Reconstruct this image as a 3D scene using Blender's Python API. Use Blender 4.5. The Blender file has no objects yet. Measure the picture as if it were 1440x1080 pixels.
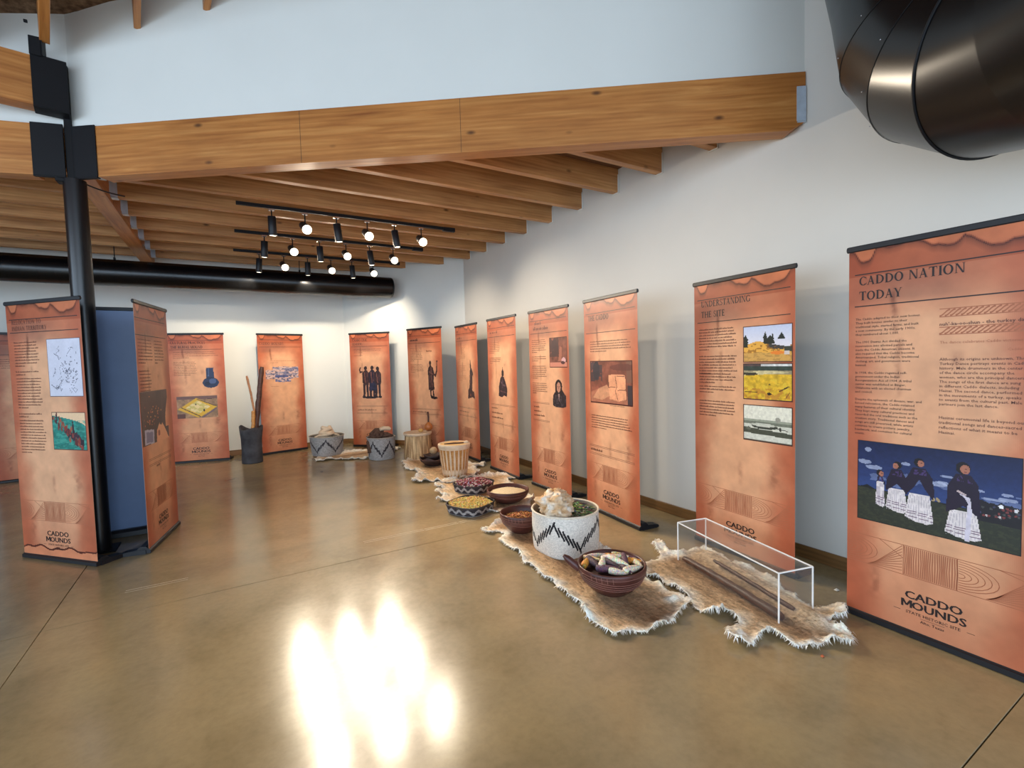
import bpy, math, random
import numpy as np
from mathutils import Vector, Matrix, noise as mnoise
PI = math.pi
C = bpy.context.scene.collection
SC = bpy.context.scene

# ------------------------------------------------------------------ camera
cam_d = bpy.data.cameras.new('camera')
cam = bpy.data.objects.new('camera', cam_d); C.objects.link(cam)
cam_d.sensor_fit = 'HORIZONTAL'; cam_d.sensor_width = 36.0
cam_d.lens = 673.85 / 1440 * 36.0
cam_d.clip_start = 0.05; cam_d.clip_end = 200
_yaw, _pit, _rol = 0.5352, -0.0490, -0.0272
_f = np.array([math.sin(_yaw)*math.cos(_pit), math.cos(_yaw)*math.cos(_pit), math.sin(_pit)])
_r0 = np.array([math.cos(_yaw), -math.sin(_yaw), 0.0]); _u0 = np.cross(_r0, _f)
_r = math.cos(_rol)*_r0 + math.sin(_rol)*_u0; _u = -math.sin(_rol)*_r0 + math.cos(_rol)*_u0
cam.matrix_world = Matrix(((_r[0], _u[0], -_f[0], 0.0), (_r[1], _u[1], -_f[1], 0.0), (_r[2], _u[2], -_f[2], 1.52), (0, 0, 0, 1)))
SC.camera = cam

# ------------------------------------------------------------------ sky, exposure, daylight
SC.view_settings.view_transform = 'Standard'; SC.view_settings.look = 'None'
SC.view_settings.gamma = 1.0; SC.view_settings.use_curve_mapping = False
SC.view_settings.exposure = 0.05
SC.cycles.transparent_max_bounces = 32
SKY = 5.0            # brightness of the overcast sky outside the windows
LAMP_W = 100.0       # each track spotlight
LENS = 6.0          # glow of a lens face
world = bpy.data.worlds.new('overcast_sky'); SC.world = world; world.use_nodes = True
_bg = world.node_tree.nodes['Background']
_bg.inputs['Color'].default_value = (0.64, 0.81, 1.0, 1.0); _bg.inputs['Strength'].default_value = SKY

def portal(name, loc, rot, sx, sy):
    d = bpy.data.lights.new(name, 'AREA'); d.shape = 'RECTANGLE'; d.size = sx; d.size_y = sy
    d.cycles.is_portal = True
    o = bpy.data.objects.new(name, d); C.objects.link(o); o.location = loc; o.rotation_euler = rot
    return o
# window openings of the rear and left walls (sampling aids for the sky; they give no light of their own)
portal('rear_window_portal', (-1.55, -4.6, 2.13), (PI/2, 0, 0), 9.4, 4.2)
portal('side_window_portal', (-6.6, 0.25, 2.13), (PI/2, 0, -PI/2), 9.4, 4.2)

# ------------------------------------------------------------------ helpers
def lin(c):
    c = np.asarray(c, float) / 255.0
    return np.where(c <= 0.04045, c/12.92, ((c+0.055)/1.055)**2.4)
def L4(*c):
    v = lin(c); return (float(v[0]), float(v[1]), float(v[2]), 1.0)

class MB:
    """collects shapes that become ONE mesh object"""
    def __init__(s): s.v = []; s.f = []; s.sm = []; s.col = []; s.n = 0
    def add(s, v, f, smooth=False, col=None):
        v = np.asarray(v, float).reshape(-1, 3)
        s.v.append(v); n = s.n
        s.f += [tuple(int(i)+n for i in q) for q in f]
        s.sm += [smooth]*len(f)
        if col is None: s.col += [(1, 1, 1)]*len(f)
        elif np.ndim(col) == 1: s.col += [tuple(col)]*len(f)
        else: s.col += [tuple(c) for c in col]
        s.n += len(v); return s
    def box(s, x0, x1, y0, y1, z0, z1, col=None):
        v = [(x0,y0,z0),(x1,y0,z0),(x1,y1,z0),(x0,y1,z0),(x0,y0,z1),(x1,y0,z1),(x1,y1,z1),(x0,y1,z1)]
        return s.add(v, [(0,3,2,1),(4,5,6,7),(0,1,5,4),(1,2,6,5),(2,3,7,6),(3,0,4,7)], False, col)
    def bbox(s, x0, x1, y0, y1, z0, z1, b=0.004, col=None):
        """box with chamfered edges"""
        X = [(x0,x0+b),(x1,x1-b)]; Y = [(y0,y0+b),(y1,y1-b)]; Z = [(z0,z0+b),(z1,z1-b)]
        v = []; idx = {}
        for i in (0,1):
            for j in (0,1):
                for k in (0,1):
                    for a in range(3):
                        p = (X[i][0 if a==0 else 1], Y[j][0 if a==1 else 1], Z[k][0 if a==2 else 1])
                        idx[(i,j,k,a)] = len(v); v.append(p)
        f = []
        for a, (o1, o2) in enumerate(((1,2),(0,2),(0,1))):
            for side in (0,1):
                q = []
                for (m, n) in ((0,0),(1,0),(1,1),(0,1)):
                    t = [0,0,0]; t[a] = side; t[o1] = m; t[o2] = n; q.append(idx[(t[0],t[1],t[2],a)])
                f.append(tuple(q))
        for a in range(3):
            b1, b2 = [q for q in range(3) if q != a]
            for m in (0,1):
                for n in (0,1):
                    q = []
                    for (e, ax) in ((0,b1),(0,b2),(1,b2),(1,b1)):
                        t = [0,0,0]; t[a] = e; t[b1] = m; t[b2] = n; q.append(idx[(t[0],t[1],t[2],ax)])
                    f.append(tuple(q))
        for i in (0,1):
            for j in (0,1):
                for k in (0,1): f.append(tuple(idx[(i,j,k,a)] for a in range(3)))
        return s.add(v, f, False, col)
    def tube(s, pts, rad, n=12, caps=True, smooth=True, col=None):
        pts = [Vector(p) for p in pts]; m = len(pts)
        if np.ndim(rad) == 0: rad = [rad]*m
        v = []; nrm = None
        for i, p in enumerate(pts):
            t = (pts[min(i+1, m-1)] - pts[max(i-1, 0)]).normalized()
            if nrm is None:
                nrm = t.orthogonal().normalized()
            nrm = (nrm - t*nrm.dot(t)).normalized(); b = t.cross(nrm)
            for k in range(n):
                a = 2*PI*k/n; v.append(p + (nrm*math.cos(a) + b*math.sin(a))*rad[i])
        f = [(i*n+k, i*n+(k+1)%n, (i+1)*n+(k+1)%n, (i+1)*n+k) for i in range(m-1) for k in range(n)]
        s.add(v, f, smooth, col)
        if caps:
            s.add(v[:n], [tuple(range(n-1, -1, -1))], False, col); s.add(v[-n:], [tuple(range(n))], False, col)
        return s
    def lathe(s, prof, n=48, c=(0,0,0), smooth=True, col=None, fn=None, sx=1.0, sy=1.0):
        v = []
        for (r, z) in prof:
            for k in range(n):
                a = 2*PI*k/n
                rr, zz = (r, z) if fn is None else fn(r, z, a)
                v.append((c[0]+rr*sx*math.cos(a), c[1]+rr*sy*math.sin(a), c[2]+zz))
        m = len(prof)
        f = [(i*n+k, i*n+(k+1)%n, (i+1)*n+(k+1)%n, (i+1)*n+k) for i in range(m-1) for k in range(n)]
        return s.add(v, f, smooth, col)
    def disc(s, r, z, n=48, c=(0,0,0), up=True, sx=1, sy=1, col=None):
        v = [(c[0]+r*sx*math.cos(2*PI*k/n), c[1]+r*sy*math.sin(2*PI*k/n), c[2]+z) for k in range(n)]
        return s.add(v, [tuple(range(n)) if up else tuple(range(n-1,-1,-1))], False, col)
    def ball(s, c, rx, ry, rz, rot=None, nu=10, nv=7, col=None, disp=0, seed=0):
        v = []; f = []
        R = Matrix.Identity(3) if rot is None else rot
        for i in range(nv+1):
            t = PI*i/nv
            for k in range(nu):
                a = 2*PI*k/nu
                p = Vector((rx*math.sin(t)*math.cos(a), ry*math.sin(t)*math.sin(a), rz*math.cos(t)))
                if disp: p *= 1 + disp*mnoise.noise(Vector((p.x/rx*1.5+seed, p.y/ry*1.5, p.z/rz*1.5)))
                v.append(Vector(c) + R @ p)
        for i in range(nv):
            for k in range(nu): f.append((i*nu+k, (i+1)*nu+k, (i+1)*nu+(k+1)%nu, i*nu+(k+1)%nu))
        return s.add(v, f, True, col)
    def build(s, name, mat, parent=None, **props):
        me = bpy.data.meshes.new(name)
        v = np.concatenate(s.v) if s.v else np.zeros((0,3))
        me.from_pydata(v.tolist(), [], s.f)
        me.polygons.foreach_set('use_smooth', s.sm)
        if any(c != (1,1,1) for c in s.col):
            at = me.color_attributes.new('Col', 'FLOAT_COLOR', 'CORNER')
            cnt = np.array([len(q) for q in s.f]); cc = np.repeat(np.array(s.col, float), cnt, axis=0)
            at.data.foreach_set('color', np.concatenate([cc, np.ones((len(cc),1))], 1).astype(np.float32).ravel())
        me.update()
        return link(name, me, mat, parent, **props)

def link(name, me, mat, parent=None, **props):
    if mat is not None and not me.materials: me.materials.append(mat)
    o = bpy.data.objects.new(name, me); C.objects.link(o)
    if parent is not None: o.parent = parent
    for k, v in props.items(): o[k] = v
    return o
def thing(name, label, category, loc=(0,0,0), rz=0.0, group=None):
    o = bpy.data.objects.new(name, None); C.objects.link(o); o.empty_display_size = 0.05
    o.location = loc; o.rotation_euler = (0, 0, rz); o['label'] = label; o['category'] = category; o['kind'] = 'thing'
    if group: o['group'] = group
    return o
def tag(o, label, category, group=None, kind='thing'):
    o['label'] = label; o['category'] = category; o['kind'] = kind
    if group: o['group'] = group
    return o

# value noise on arrays
def vnoise(x, y, seed=0, oct=4):
    out = 0; amp = 1; tot = 0
    rs = np.random.RandomState(seed); tab = rs.rand(256, 256)
    for o in range(oct):
        xi = np.floor(x).astype(int); yi = np.floor(y).astype(int); fx = x-xi; fy = y-yi
        fx = fx*fx*(3-2*fx); fy = fy*fy*(3-2*fy)
        a = tab[xi % 256, yi % 256]; b = tab[(xi+1) % 256, yi % 256]; c = tab[xi % 256, (yi+1) % 256]; d = tab[(xi+1) % 256, (yi+1) % 256]
        out = out + amp*(a*(1-fx)*(1-fy) + b*fx*(1-fy) + c*(1-fx)*fy + d*fx*fy); tot += amp
        amp *= 0.5; x = x*2.03+17.3; y = y*2.03+5.1
    return out/tot
def pip(px, py, poly):
    ins = np.zeros(px.shape, bool); n = len(poly); j = n-1
    for i in range(n):
        xi, yi = poly[i]; xj, yj = poly[j]
        cnd = ((yi > py) != (yj > py)) & (px < (xj-xi)*(py-yi)/(yj-yi+1e-12)+xi)
        ins ^= cnd; j = i
    return ins
def seg_dist(px, py, poly):
    d = np.full(px.shape, 1e9); n = len(poly)
    for i in range(n):
        ax, ay = poly[i]; bx, by = poly[(i+1) % n]
        l = (bx-ax)**2+(by-ay)**2+1e-12
        t = np.clip(((px-ax)*(bx-ax)+(py-ay)*(by-ay))/l, 0, 1)
        d = np.minimum(d, np.hypot(px-ax-t*(bx-ax), py-ay-t*(by-ay)))
    return d

# ------------------------------------------------------------------ materials
def newmat(name):
    m = bpy.data.materials.new(name); m.use_nodes = True
    nt = m.node_tree; b = nt.nodes['Principled BSDF']
    return m, nt, b
def nd(nt, typ, ins=None, **props):
    n = nt.nodes.new(typ)
    for k, v in props.items(): setattr(n, k, v)
    for k, v in (ins or {}).items():
        if hasattr(v, 'is_output'): nt.links.new(v, n.inputs[k])
        else: n.inputs[k].default_value = v
    return n
def coords(nt, scale=(1,1,1), kind='Object', rnd=True):
    tc = nd(nt, 'ShaderNodeTexCoord')
    mp = nd(nt, 'ShaderNodeMapping', {'Vector': tc.outputs[kind], 'Scale': scale})
    if rnd:
        oi = nd(nt, 'ShaderNodeObjectInfo')
        mu = nd(nt, 'ShaderNodeMath', {0: oi.outputs['Random'], 1: 37.0}, operation='MULTIPLY')
        cx = nd(nt, 'ShaderNodeCombineXYZ', {0: mu.outputs[0], 1: mu.outputs[0], 2: mu.outputs[0]})
        nt.links.new(cx.outputs[0], mp.inputs['Location'])
    return mp.outputs[0]
def ramp(nt, fac, stops):
    r = nd(nt, 'ShaderNodeValToRGB', {'Fac': fac}); e = r.color_ramp.elements
    while len(e) < len(stops): e.new(0.5)
    for i, (p, c) in enumerate(stops): e[i].position = p; e[i].color = c
    return r.outputs['Color']
def noise(nt, vec, scale, detail=4.0, rough=0.55, dist=0.0):
    return nd(nt, 'ShaderNodeTexNoise', {'Vector': vec, 'Scale': scale, 'Detail': detail, 'Roughness': rough, 'Distortion': dist}).outputs['Fac']
def mix(nt, fac, a, b, blend='MIX'):
    n = nd(nt, 'ShaderNodeMix', data_type='RGBA', blend_type=blend)
    for k, v in ((0, fac), (6, a), (7, b)):
        if hasattr(v, 'is_output'): nt.links.new(v, n.inputs[k])
        else: n.inputs[k].default_value = v
    return n.outputs[2]
def bump(nt, b, h, strength=0.2, dist=0.01):
    n = nd(nt, 'ShaderNodeBump', {'Height': h, 'Strength': strength, 'Distance': dist}); nt.links.new(n.outputs[0], b.inputs['Normal'])

def simple(name, rgb, rough=0.5, metal=0.0, var=0.06, scale=6.0, bmp=0.0, spec=0.5, coat=0.0):
    m, nt, b = newmat(name); v = coords(nt)
    f = noise(nt, v, scale)
    c = L4(*rgb); lo = tuple(x*(1-var) for x in c[:3])+(1,); hi = tuple(min(1, x*(1+var)) for x in c[:3])+(1,)
    nt.links.new(ramp(nt, f, [(0.3, lo), (0.7, hi)]), b.inputs['Base Color'])
    b.inputs['Roughness'].default_value = rough; b.inputs['Metallic'].default_value = metal
    b.inputs['Specular IOR Level'].default_value = spec; b.inputs['Coat Weight'].default_value = coat
    if bmp: bump(nt, b, noise(nt, v, scale*8, 3), bmp, 0.004)
    return m
def wood(name, dark, mid, light, rough=0.45, knots=True, sx=1.0):
    m, nt, b = newmat(name)
    v = coords(nt, (0.9*sx, 1, 1)); v2 = coords(nt, (0.55*sx, 9, 9)); v3 = coords(nt, (2.0*sx, 60, 60))
    big = noise(nt, v, 1.3, 3)
    g = noise(nt, v2, 2.2, 5, 0.6, 0.6); fine = noise(nt, v3, 1.0, 3, 0.5)
    wv = nd(nt, 'ShaderNodeTexWave', {'Vector': v2, 'Scale': 1.1, 'Distortion': 5.0, 'Detail': 2.0, 'Detail Scale': 0.9}, wave_type='BANDS', bands_direction='Z').outputs['Fac']
    c = ramp(nt, g, [(0.25, L4(*dark)), (0.5, L4(*mid)), (0.75, L4(*light))])
    c = mix(nt, 0.12, c, ramp(nt, wv, [(0.1, L4(*dark)), (0.8, L4(*light))]))
    c = mix(nt, 0.35, c, ramp(nt, big, [(0.35, (0.55,0.5,0.45,1)), (0.65, (1.1,1.08,1.05,1))]), 'MULTIPLY')
    c = mix(nt, 0.2, c, ramp(nt, fine, [(0.4, (0.6,0.55,0.5,1)), (0.6, (1,1,1,1))]), 'MULTIPLY')
    if knots:
        vk = coords(nt, (1.6*sx, 3.5, 3.5))
        vo = nd(nt, 'ShaderNodeTexVoronoi', {'Vector': vk, 'Scale': 1.35}).outputs['Distance']
        c = mix(nt, ramp(nt, vo, [(0.03, (0.85,0.85,0.85,1)), (0.1, (0,0,0,1))]), c, L4(70, 38, 20))
    nt.links.new(c, b.inputs['Base Color']); b.inputs['Roughness'].default_value = rough
    bump(nt, b, fine, 0.12, 0.002)
    return m
def vcol(name, rough=0.6, var=0.08, scale=30.0, spec=0.3, bmp=0.0, bscale=60.0):
    """printed or dyed colours come from the mesh's own colour attribute, with grain over it"""
    m, nt, b = newmat(name); a = nd(nt, 'ShaderNodeVertexColor', layer_name='Col')
    v = coords(nt, rnd=False); f = noise(nt, v, scale, 4)
    c = mix(nt, 1.0, a.outputs['Color'], ramp(nt, f, [(0.3, (1-var,)*3+(1,)), (0.7, (1+var*0.4,)*3+(1,))]), 'MULTIPLY')
    nt.links.new(c, b.inputs['Base Color']); b.inputs['Roughness'].default_value = rough; b.inputs['Specular IOR Level'].default_value = spec
    if bmp: bump(nt, b, noise(nt, v, bscale, 3), bmp, 0.006)
    return m
def emit(name, rgb, strength):
    m, nt, b = newmat(name)
    b.inputs['Base Color'].default_value = (1,1,1,1); b.inputs['Emission Color'].default_value = rgb+(1,); b.inputs['Emission Strength'].default_value = strength
    return m

M = {}
M['white_wall'] = simple('white_wall_paint', (222,222,216), 0.85, 0, 0.015, 2.0, 0.03, 0.2)
M['beige_wall'] = simple('warm_grey_wall_paint', (214,210,202), 0.85, 0, 0.015, 2.0, 0.03, 0.2)
M['beam'] = wood('oak_stained_glulam', (146,84,36), (186,120,58), (210,148,82), 0.42)
M['joist'] = wood('pine_joist', (150,98,54), (194,138,84), (218,168,110), 0.5)
M['deck'] = wood('roof_deck_boards', (92,58,34), (120,80,48), (140,96,60), 0.6, False)
M['trim_wood'] = wood('stained_baseboard', (92,64,36), (126,90,50), (148,108,64), 0.4, False)
M['black'] = simple('black_steel_paint', (20,20,23), 0.28, 0, 0.1, 3.0, 0, 0.6)
M['plate'] = simple('matt_black_steel', (18,18,21), 0.55, 0, 0.1, 3.0, 0, 0.25)
M['duct'] = simple('black_duct_paint', (8,9,11), 0.27, 0, 0.1, 3.0, 0.0, 0.5)
M['galv'] = simple('galvanised_steel', (196,208,222), 0.4, 0.25, 0.12, 14.0)
M['chrome'] = simple('bright_steel', (220,220,225), 0.2, 1.0, 0.05)
M['plastic'] = simple('black_plastic', (18,20,26), 0.5, 0, 0.1)
M['blueback'] = simple('blue_grey_banner_back', (112,134,172), 0.45, 0, 0.08, 3.0)
M['print'] = vcol('banner_print', 0.42, 0.05, 14.0, 0.35)
M['photo'] = vcol('photo_print', 0.4, 0.06, 60.0, 0.35)
M['ink'] = simple('black_printing_ink', (30,18,18), 0.5, 0, 0.02)
M['softink'] = simple('brown_printing_ink', (92,50,36), 0.5, 0, 0.02)
M['paleink'] = simple('tan_printing_ink', (166,98,66), 0.5, 0, 0.04)
M['lens'] = emit('lamp_lens_glow', (1.0, 0.86, 0.62), LENS)
M['dead_lens'] = simple('lamp_rim', (30,30,34), 0.4)
M['insul'] = simple('brown_spray_insulation', (124,98,76), 0.95, 0, 0.5, 22.0, 1.0, 0.1)
M['clay'] = simple('dark_red_clay', (78,40,34), 0.4, 0, 0.35, 9.0, 0.05)
M['clay_dark'] = simple('charred_clay', (56,38,34), 0.55, 0, 0.4, 9.0, 0.1)
M['incise'] = simple('pale_incised_lines', (150,104,92), 0.6)
M['logwood'] = wood('pale_cedar_log', (150,116,72), (196,160,108), (222,192,142), 0.65, True, 1.0)
M['tanwood'] = wood('tan_drum_wood', (168,108,48), (200,140,70), (218,166,98), 0.5, False)
M['rawhide'] = simple('rawhide', (214,190,160), 0.6, 0, 0.14, 14.0, 0.2)
M['greylog'] = simple('weathered_grey_log', (66,66,70), 0.85, 0, 0.35, 7.0, 0.5, 0.2)
M['darkpole'] = wood('dark_pole_wood', (56,34,26), (78,48,36), (100,64,46), 0.5, False)
M['palepole'] = wood('pale_stick_wood', (150,100,64), (180,124,84), (206,150,108), 0.55, False)
M['basket'] = vcol('woven_cane', 0.6, 0.16, 70.0, 0.3, 0.5, 90.0)
M['hide'] = vcol('deer_hide', 0.9, 0.3, 45.0, 0.1, 0.7, 70.0)
M['corn'] = vcol('corn_kernels', 0.45, 0.25, 120.0, 0.4, 0.9, 130.0)
M['seed'] = vcol('seeds', 0.5, 0.2, 80.0, 0.3)
M['gourd'] = simple('orange_brown_gourd', (170,100,48), 0.35, 0, 0.25, 8.0)
M['tan_gourd'] = simple('pale_tan_gourd', (188,158,118), 0.5, 0, 0.18, 8.0)
M['cloth'] = vcol('crumpled_rawhide', 0.7, 0.18, 16.0, 0.2, 0.4, 40.0)
M['paper'] = simple('white_paper', (226,224,220), 0.8)

def concrete():
    m, nt, b = newmat('polished_concrete'); v = coords(nt, rnd=False)
    a = noise(nt, v, 0.55, 6, 0.6, 0.6); c2 = noise(nt, v, 2.6, 6, 0.65, 0.4); sp = noise(nt, v, 26.0, 4, 0.6)
    c = ramp(nt, a, [(0.28, L4(124,109,82)), (0.46, L4(152,133,98)), (0.62, L4(166,144,104)), (0.8, L4(148,132,104))])
    c = mix(nt, 0.5, c, ramp(nt, c2, [(0.3, (0.66,0.64,0.62,1)), (0.55, (1,1,1,1)), (0.78, (1.14,1.06,0.94,1))]), 'MULTIPLY')
    c = mix(nt, 0.35, c, ramp(nt, sp, [(0.3, (0.7,0.7,0.7,1)), (0.6, (1,1,1,1))]), 'MULTIPLY')
    # fine pale scuffs
    vs = coords(nt, (1.0, 7.0, 1.0), rnd=False)
    rot = nd(nt, 'ShaderNodeMapping', {'Vector': vs, 'Rotation': (0, 0, 0.7)})
    sc = noise(nt, rot.outputs[0], 3.2, 8, 0.75)
    c = mix(nt, ramp(nt, sc, [(0.70, (0,0,0,1)), (0.76, (0.3,0.3,0.3,1))]), c, L4(190,176,150))
    nt.links.new(c, b.inputs['Base Color'])
    r = ramp(nt, c2, [(0.3, (0.16,)*3+(1,)), (0.7, (0.24,)*3+(1,))])
    nt.links.new(r, b.inputs['Roughness']); b.inputs['Specular IOR Level'].default_value = 0.62
    bump(nt, b, noise(nt, v, 7.0, 3), 0.02, 0.01)
    return m
M['concrete'] = concrete()
M['joint'] = simple('joint_filler', (70,58,44), 0.8)
M['chalk'] = simple('pale_scuff_line', (196,180,150), 0.6, 0, 0.3, 20.0)
def acrylic():
    m, nt, b = newmat('clear_acrylic')
    nt.nodes.remove(b); out = nt.nodes['Material Output']
    lw = nd(nt, 'ShaderNodeLayerWeight', {'Blend': 0.5})
    pw = nd(nt, 'ShaderNodeMath', {0: lw.outputs['Facing'], 1: 4.0}, operation='POWER')
    fr = nd(nt, 'ShaderNodeMath', {0: pw.outputs[0], 1: 0.45, 2: 0.02}, operation='MULTIPLY_ADD')
    t = nd(nt, 'ShaderNodeBsdfTransparent', {'Color': (0.975, 0.98, 0.98, 1)}); g = nd(nt, 'ShaderNodeBsdfGlossy', {'Roughness': 0.03, 'Color': (1,1,1,1)})
    d = nd(nt, 'ShaderNodeBsdfDiffuse', {'Color': (0.85,0.86,0.86,1)})
    m0 = nd(nt, 'ShaderNodeMixShader', {0: 0.02, 1: t.outputs[0], 2: d.outputs[0]})
    mx = nd(nt, 'ShaderNodeMixShader', {0: fr.outputs[0], 1: m0.outputs[0], 2: g.outputs[0]})
    nt.links.new(mx.outputs[0], out.inputs['Surface'])
    return m
M['acrylic'] = acrylic()
M['acryl_edge'] = simple('frosted_acrylic_edge', (240,240,238), 0.4)

# ------------------------------------------------------------------ the setting
ST = dict(kind='structure')
W, YB, ZC = 3.62, 9.60, 3.49          # right wall, back wall, low ceiling
def roof_z(x, y): return 4.40 + 0.13*(x+1.0) - 0.076*(y-5.25)

# floor: concrete slabs between sawn joints
fl = MB().box(-6.8, 3.8, -4.8, 9.8, -0.10, -0.012).build('floor', M['joint'], **ST)
xs = [-6.8, -3.9, -1.02, 3.8]; ys = [-4.8, -2.3, 0.62, 3.80, 7.0, 9.8]
for i in range(len(xs)-1):
    for j in range(len(ys)-1):
        g = 0.0022
        MB().bbox(xs[i]+g, xs[i+1]-g, ys[j]+g, ys[j+1]-g, -0.09, 0.0, 0.0015).build('slab', M['concrete'], fl)
# pale scuffed tape traces along one line of the floor
rng = random.Random(4)
x = -1.6; cl = MB()
while x < 2.05:
    l = rng.uniform(0.08, 0.6)
    for dy in (0, 0.035):
        if rng.random() < (0.9 if x > 0.75 else 0.45):
            y = 4.15 - 0.016*(x+1.3) + dy
            cl.box(x, x+l, y, y+rng.uniform(0.003, 0.006), 0.0002, 0.0008)
    x += l + rng.uniform(0.005, 0.03 if x > 0.6 else 0.25)
cl.build('scuff_line', M['chalk'], fl)

def poly_wall(name, pts, n, t, mat):
    """pts: closed outline in the wall's plane; n: unit direction of its thickness t (away from the room)"""
    n = np.array(n, float); a = np.array(pts, float); b = a + n*t; k = len(a)
    m = MB(); m.add(np.concatenate([a, b]), [tuple(range(k)), tuple(range(2*k-1, k-1, -1))] + [(i, k+i, k+(i+1) % k, (i+1) % k) for i in range(k)])
    return m.build(name, mat, **ST)
poly_wall('wall_right', [(W,-4.7,0),(W,-4.7,roof_z(W,-4.7)+.1),(W,1.9,roof_z(W,1.9)+.1),(W,7.65,4.7),(W,7.65,0)], (1,0,0), 0.18, M['beige_wall'])
CB = 1.97
_cn = np.array([YB-7.65, W-CB, 0.0]); _cn /= np.linalg.norm(_cn)
poly_wall('wall_corner', [(W,7.65,0),(W,7.65,ZC+.05),(CB,YB,ZC+.05),(CB,YB,0)], _cn, 0.18, M['white_wall'])
poly_wall('wall_back', [(CB,YB,0),(CB,YB,ZC+.05),(-6.7,YB,ZC+.05),(-6.7,YB,0)], (0,1,0), 0.18, M['white_wall'])
# left and rear walls with their big window openings
def window_wall(name, axis, pos, a0, a1, out, openings, top):
    m = MB(); t0, t1 = (pos, pos+out) if out > 0 else (pos+out, pos)
    def bx(u0, u1, z0, z1):
        if axis == 'y': m.box(u0, u1, t0, t1, z0, z1)
        else: m.box(t0, t1, u0, u1, z0, z1)
    zs0, zs1 = openings[0][2], openings[0][3]
    bx(a0, a1, 0, zs0); bx(a0, a1, zs1, top)
    u = a0
    for (o0, o1, _, _) in openings:
        bx(u, o0, zs0, zs1); u = o1
    bx(u, a1, zs0, zs1)
    return m.build(name, M['white_wall'], **ST)
window_wall('wall_rear', 'y', -4.7, -6.8, 3.8, -0.2, [(-6.2,-3.2,.06,4.2),(-3.05,-0.05,.06,4.2),(0.1,3.1,.06,4.2)], 6.0)
window_wall('wall_left', 'x', -6.7, -4.9, 9.8, -0.2, [(-4.4,-1.4,.06,4.2),(-1.25,1.75,.06,4.2),(1.9,4.9,.06,4.2)], 5.2)

def baseboard(name, a, b, h=0.095, t=0.016):
    a = Vector((a[0], a[1], 0)); b = Vector((b[0], b[1], 0)); L = (b-a).length
    o = MB().bbox(0, L, -t, -0.0005, 0.001, h, 0.003).build(name, M['trim_wood'], **ST)
    o.location = a; o.rotation_euler = (0, 0, math.atan2(b.y-a.y, b.x-a.x)); return o
baseboard('baseboard_right', (W, 7.64), (W, -4.6))
baseboard('baseboard_corner', (CB, YB), (W, 7.65))
baseboard('baseboard_back', (-6.6, YB), (CB-.01, YB))

# low ceiling: boards, joists in metal hangers, header
BX0, BY0 = -0.82, 5.10                # a point on the front face of the long beam
BD = Vector((4.44, -3.20, 0)).normalized(); BL = Vector((-0.965, 0.262, 0)).normalized()
def beam_y(x): return BY0 + (x-BX0)*BD.y/BD.x
def left_y(x): return 5.20 + (x+1.0)*BL.y/BL.x
deck = MB()
out = [(-6.7, left_y(-6.7)+.18), (-1.0, left_y(-1.0)+.22), (W, beam_y(W)+.2), (W, 7.65), (CB, YB), (-6.7, YB)]
k = len(out)
deck.add([(x, y, ZC) for x, y in out] + [(x, y, ZC+.12) for x, y in out], [tuple(range(k-1,-1,-1)), tuple(range(k, 2*k))] + [(i, (i+1) % k, k+(i+1) % k, k+i) for i in range(k)])
ceil = deck.build('ceiling', M['deck'], **ST)
JY = [6.166 + 0.591*i for i in range(-7, 6)]
XH0, XH1 = -1.07, -0.911
def joist(x0, x1, y, cut=0.0):
    m = MB(); t = 0.038; h = ZC-3.25-.001
    # the far end may be cut square against the slanting beam
    o = m.bbox(0, x1-x0, -t, t, 0, h, 0.003).build('joist', M['joist'], ceil)
    o.location = (x0, y+t, 3.25); return o
for y in JY:
    x0 = max(XH1+.002, BX0 - (y-BY0)/(-BD.y/BD.x) + 0.17)
    if x0 < W-.1:
        j = joist(x0, W-.004, y)
        if x0 <= XH1+.01:
            h = MB(); h.box(-.001, .055, -.044, -.0385, -.004, .20); h.box(-.001, .055, .0385, .044, -.004, .20); h.box(-.001, .055, -.044, .044, -.006, -.0005)
            h.box(-.004, 0, -.075, .075, .02, .19)
            h.build('joist_hanger', M['galv'], j)
        h = MB(); h.box(W-.004-x0-.012, W-.004-x0, -.046, .046, -.008, .18); h.build('joist_seat', M['white_wall'], j)
    yl = y
    xl = -6.68
    xi = -1.0 + (yl-5.30)*BL.x/BL.y        # where the left beam line crosses this joist
    if yl > 5.45: joist(max(xl, xi+.15), XH0-.003, y)
hd = MB().bbox(0, YB-5.36, XH0-XH1, 0, 0, ZC-3.20, 0.004).build('header_beam', M['beam'], ceil)
hd.location = (XH1, 5.33, 3.199); hd.rotation_euler = (0, 0, PI/2)
hd.data.transform(Matrix.Translation((0, 0, 0)))
# rotate so that the beam's own X runs along the room and its thickness lies to the left
hd.location = (XH1, 5.33, 3.199)
for v in hd.data.vertices: v.co.y = -v.co.y

# upper room: white walls above the ring of beams, roof with brown insulation, rafters
def upper(name, a, b, z0):
    a = Vector(a); b = Vector(b)
    pts = [(a.x,a.y,z0),(b.x,b.y,z0),(b.x,b.y,roof_z(b.x,b.y)+.03),(a.x,a.y,roof_z(a.x,a.y)+.03)]
    d = (b-a).normalized(); n = Vector((-d.y, d.x, 0))
    if n.y < 0: n = -n
    return poly_wall(name, pts, n, 0.14, M['white_wall'])
_in = Vector((0.585, 0.811, 0))*0.018
upper('wall_upper_right', (-1.0+_in.x, beam_y(-1.0)+_in.y), (W, beam_y(W)+.022), 3.505)
upper('wall_upper_left', (-6.7, left_y(-6.7)), (-1.0+_in.x, beam_y(-1.0)+_in.y), 3.505)
rf = MB(); c4 = [(-6.9,-4.9),(3.8,-4.9),(3.8,7.2),(-6.9,7.2)]
nx, ny = 110, 125
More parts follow.
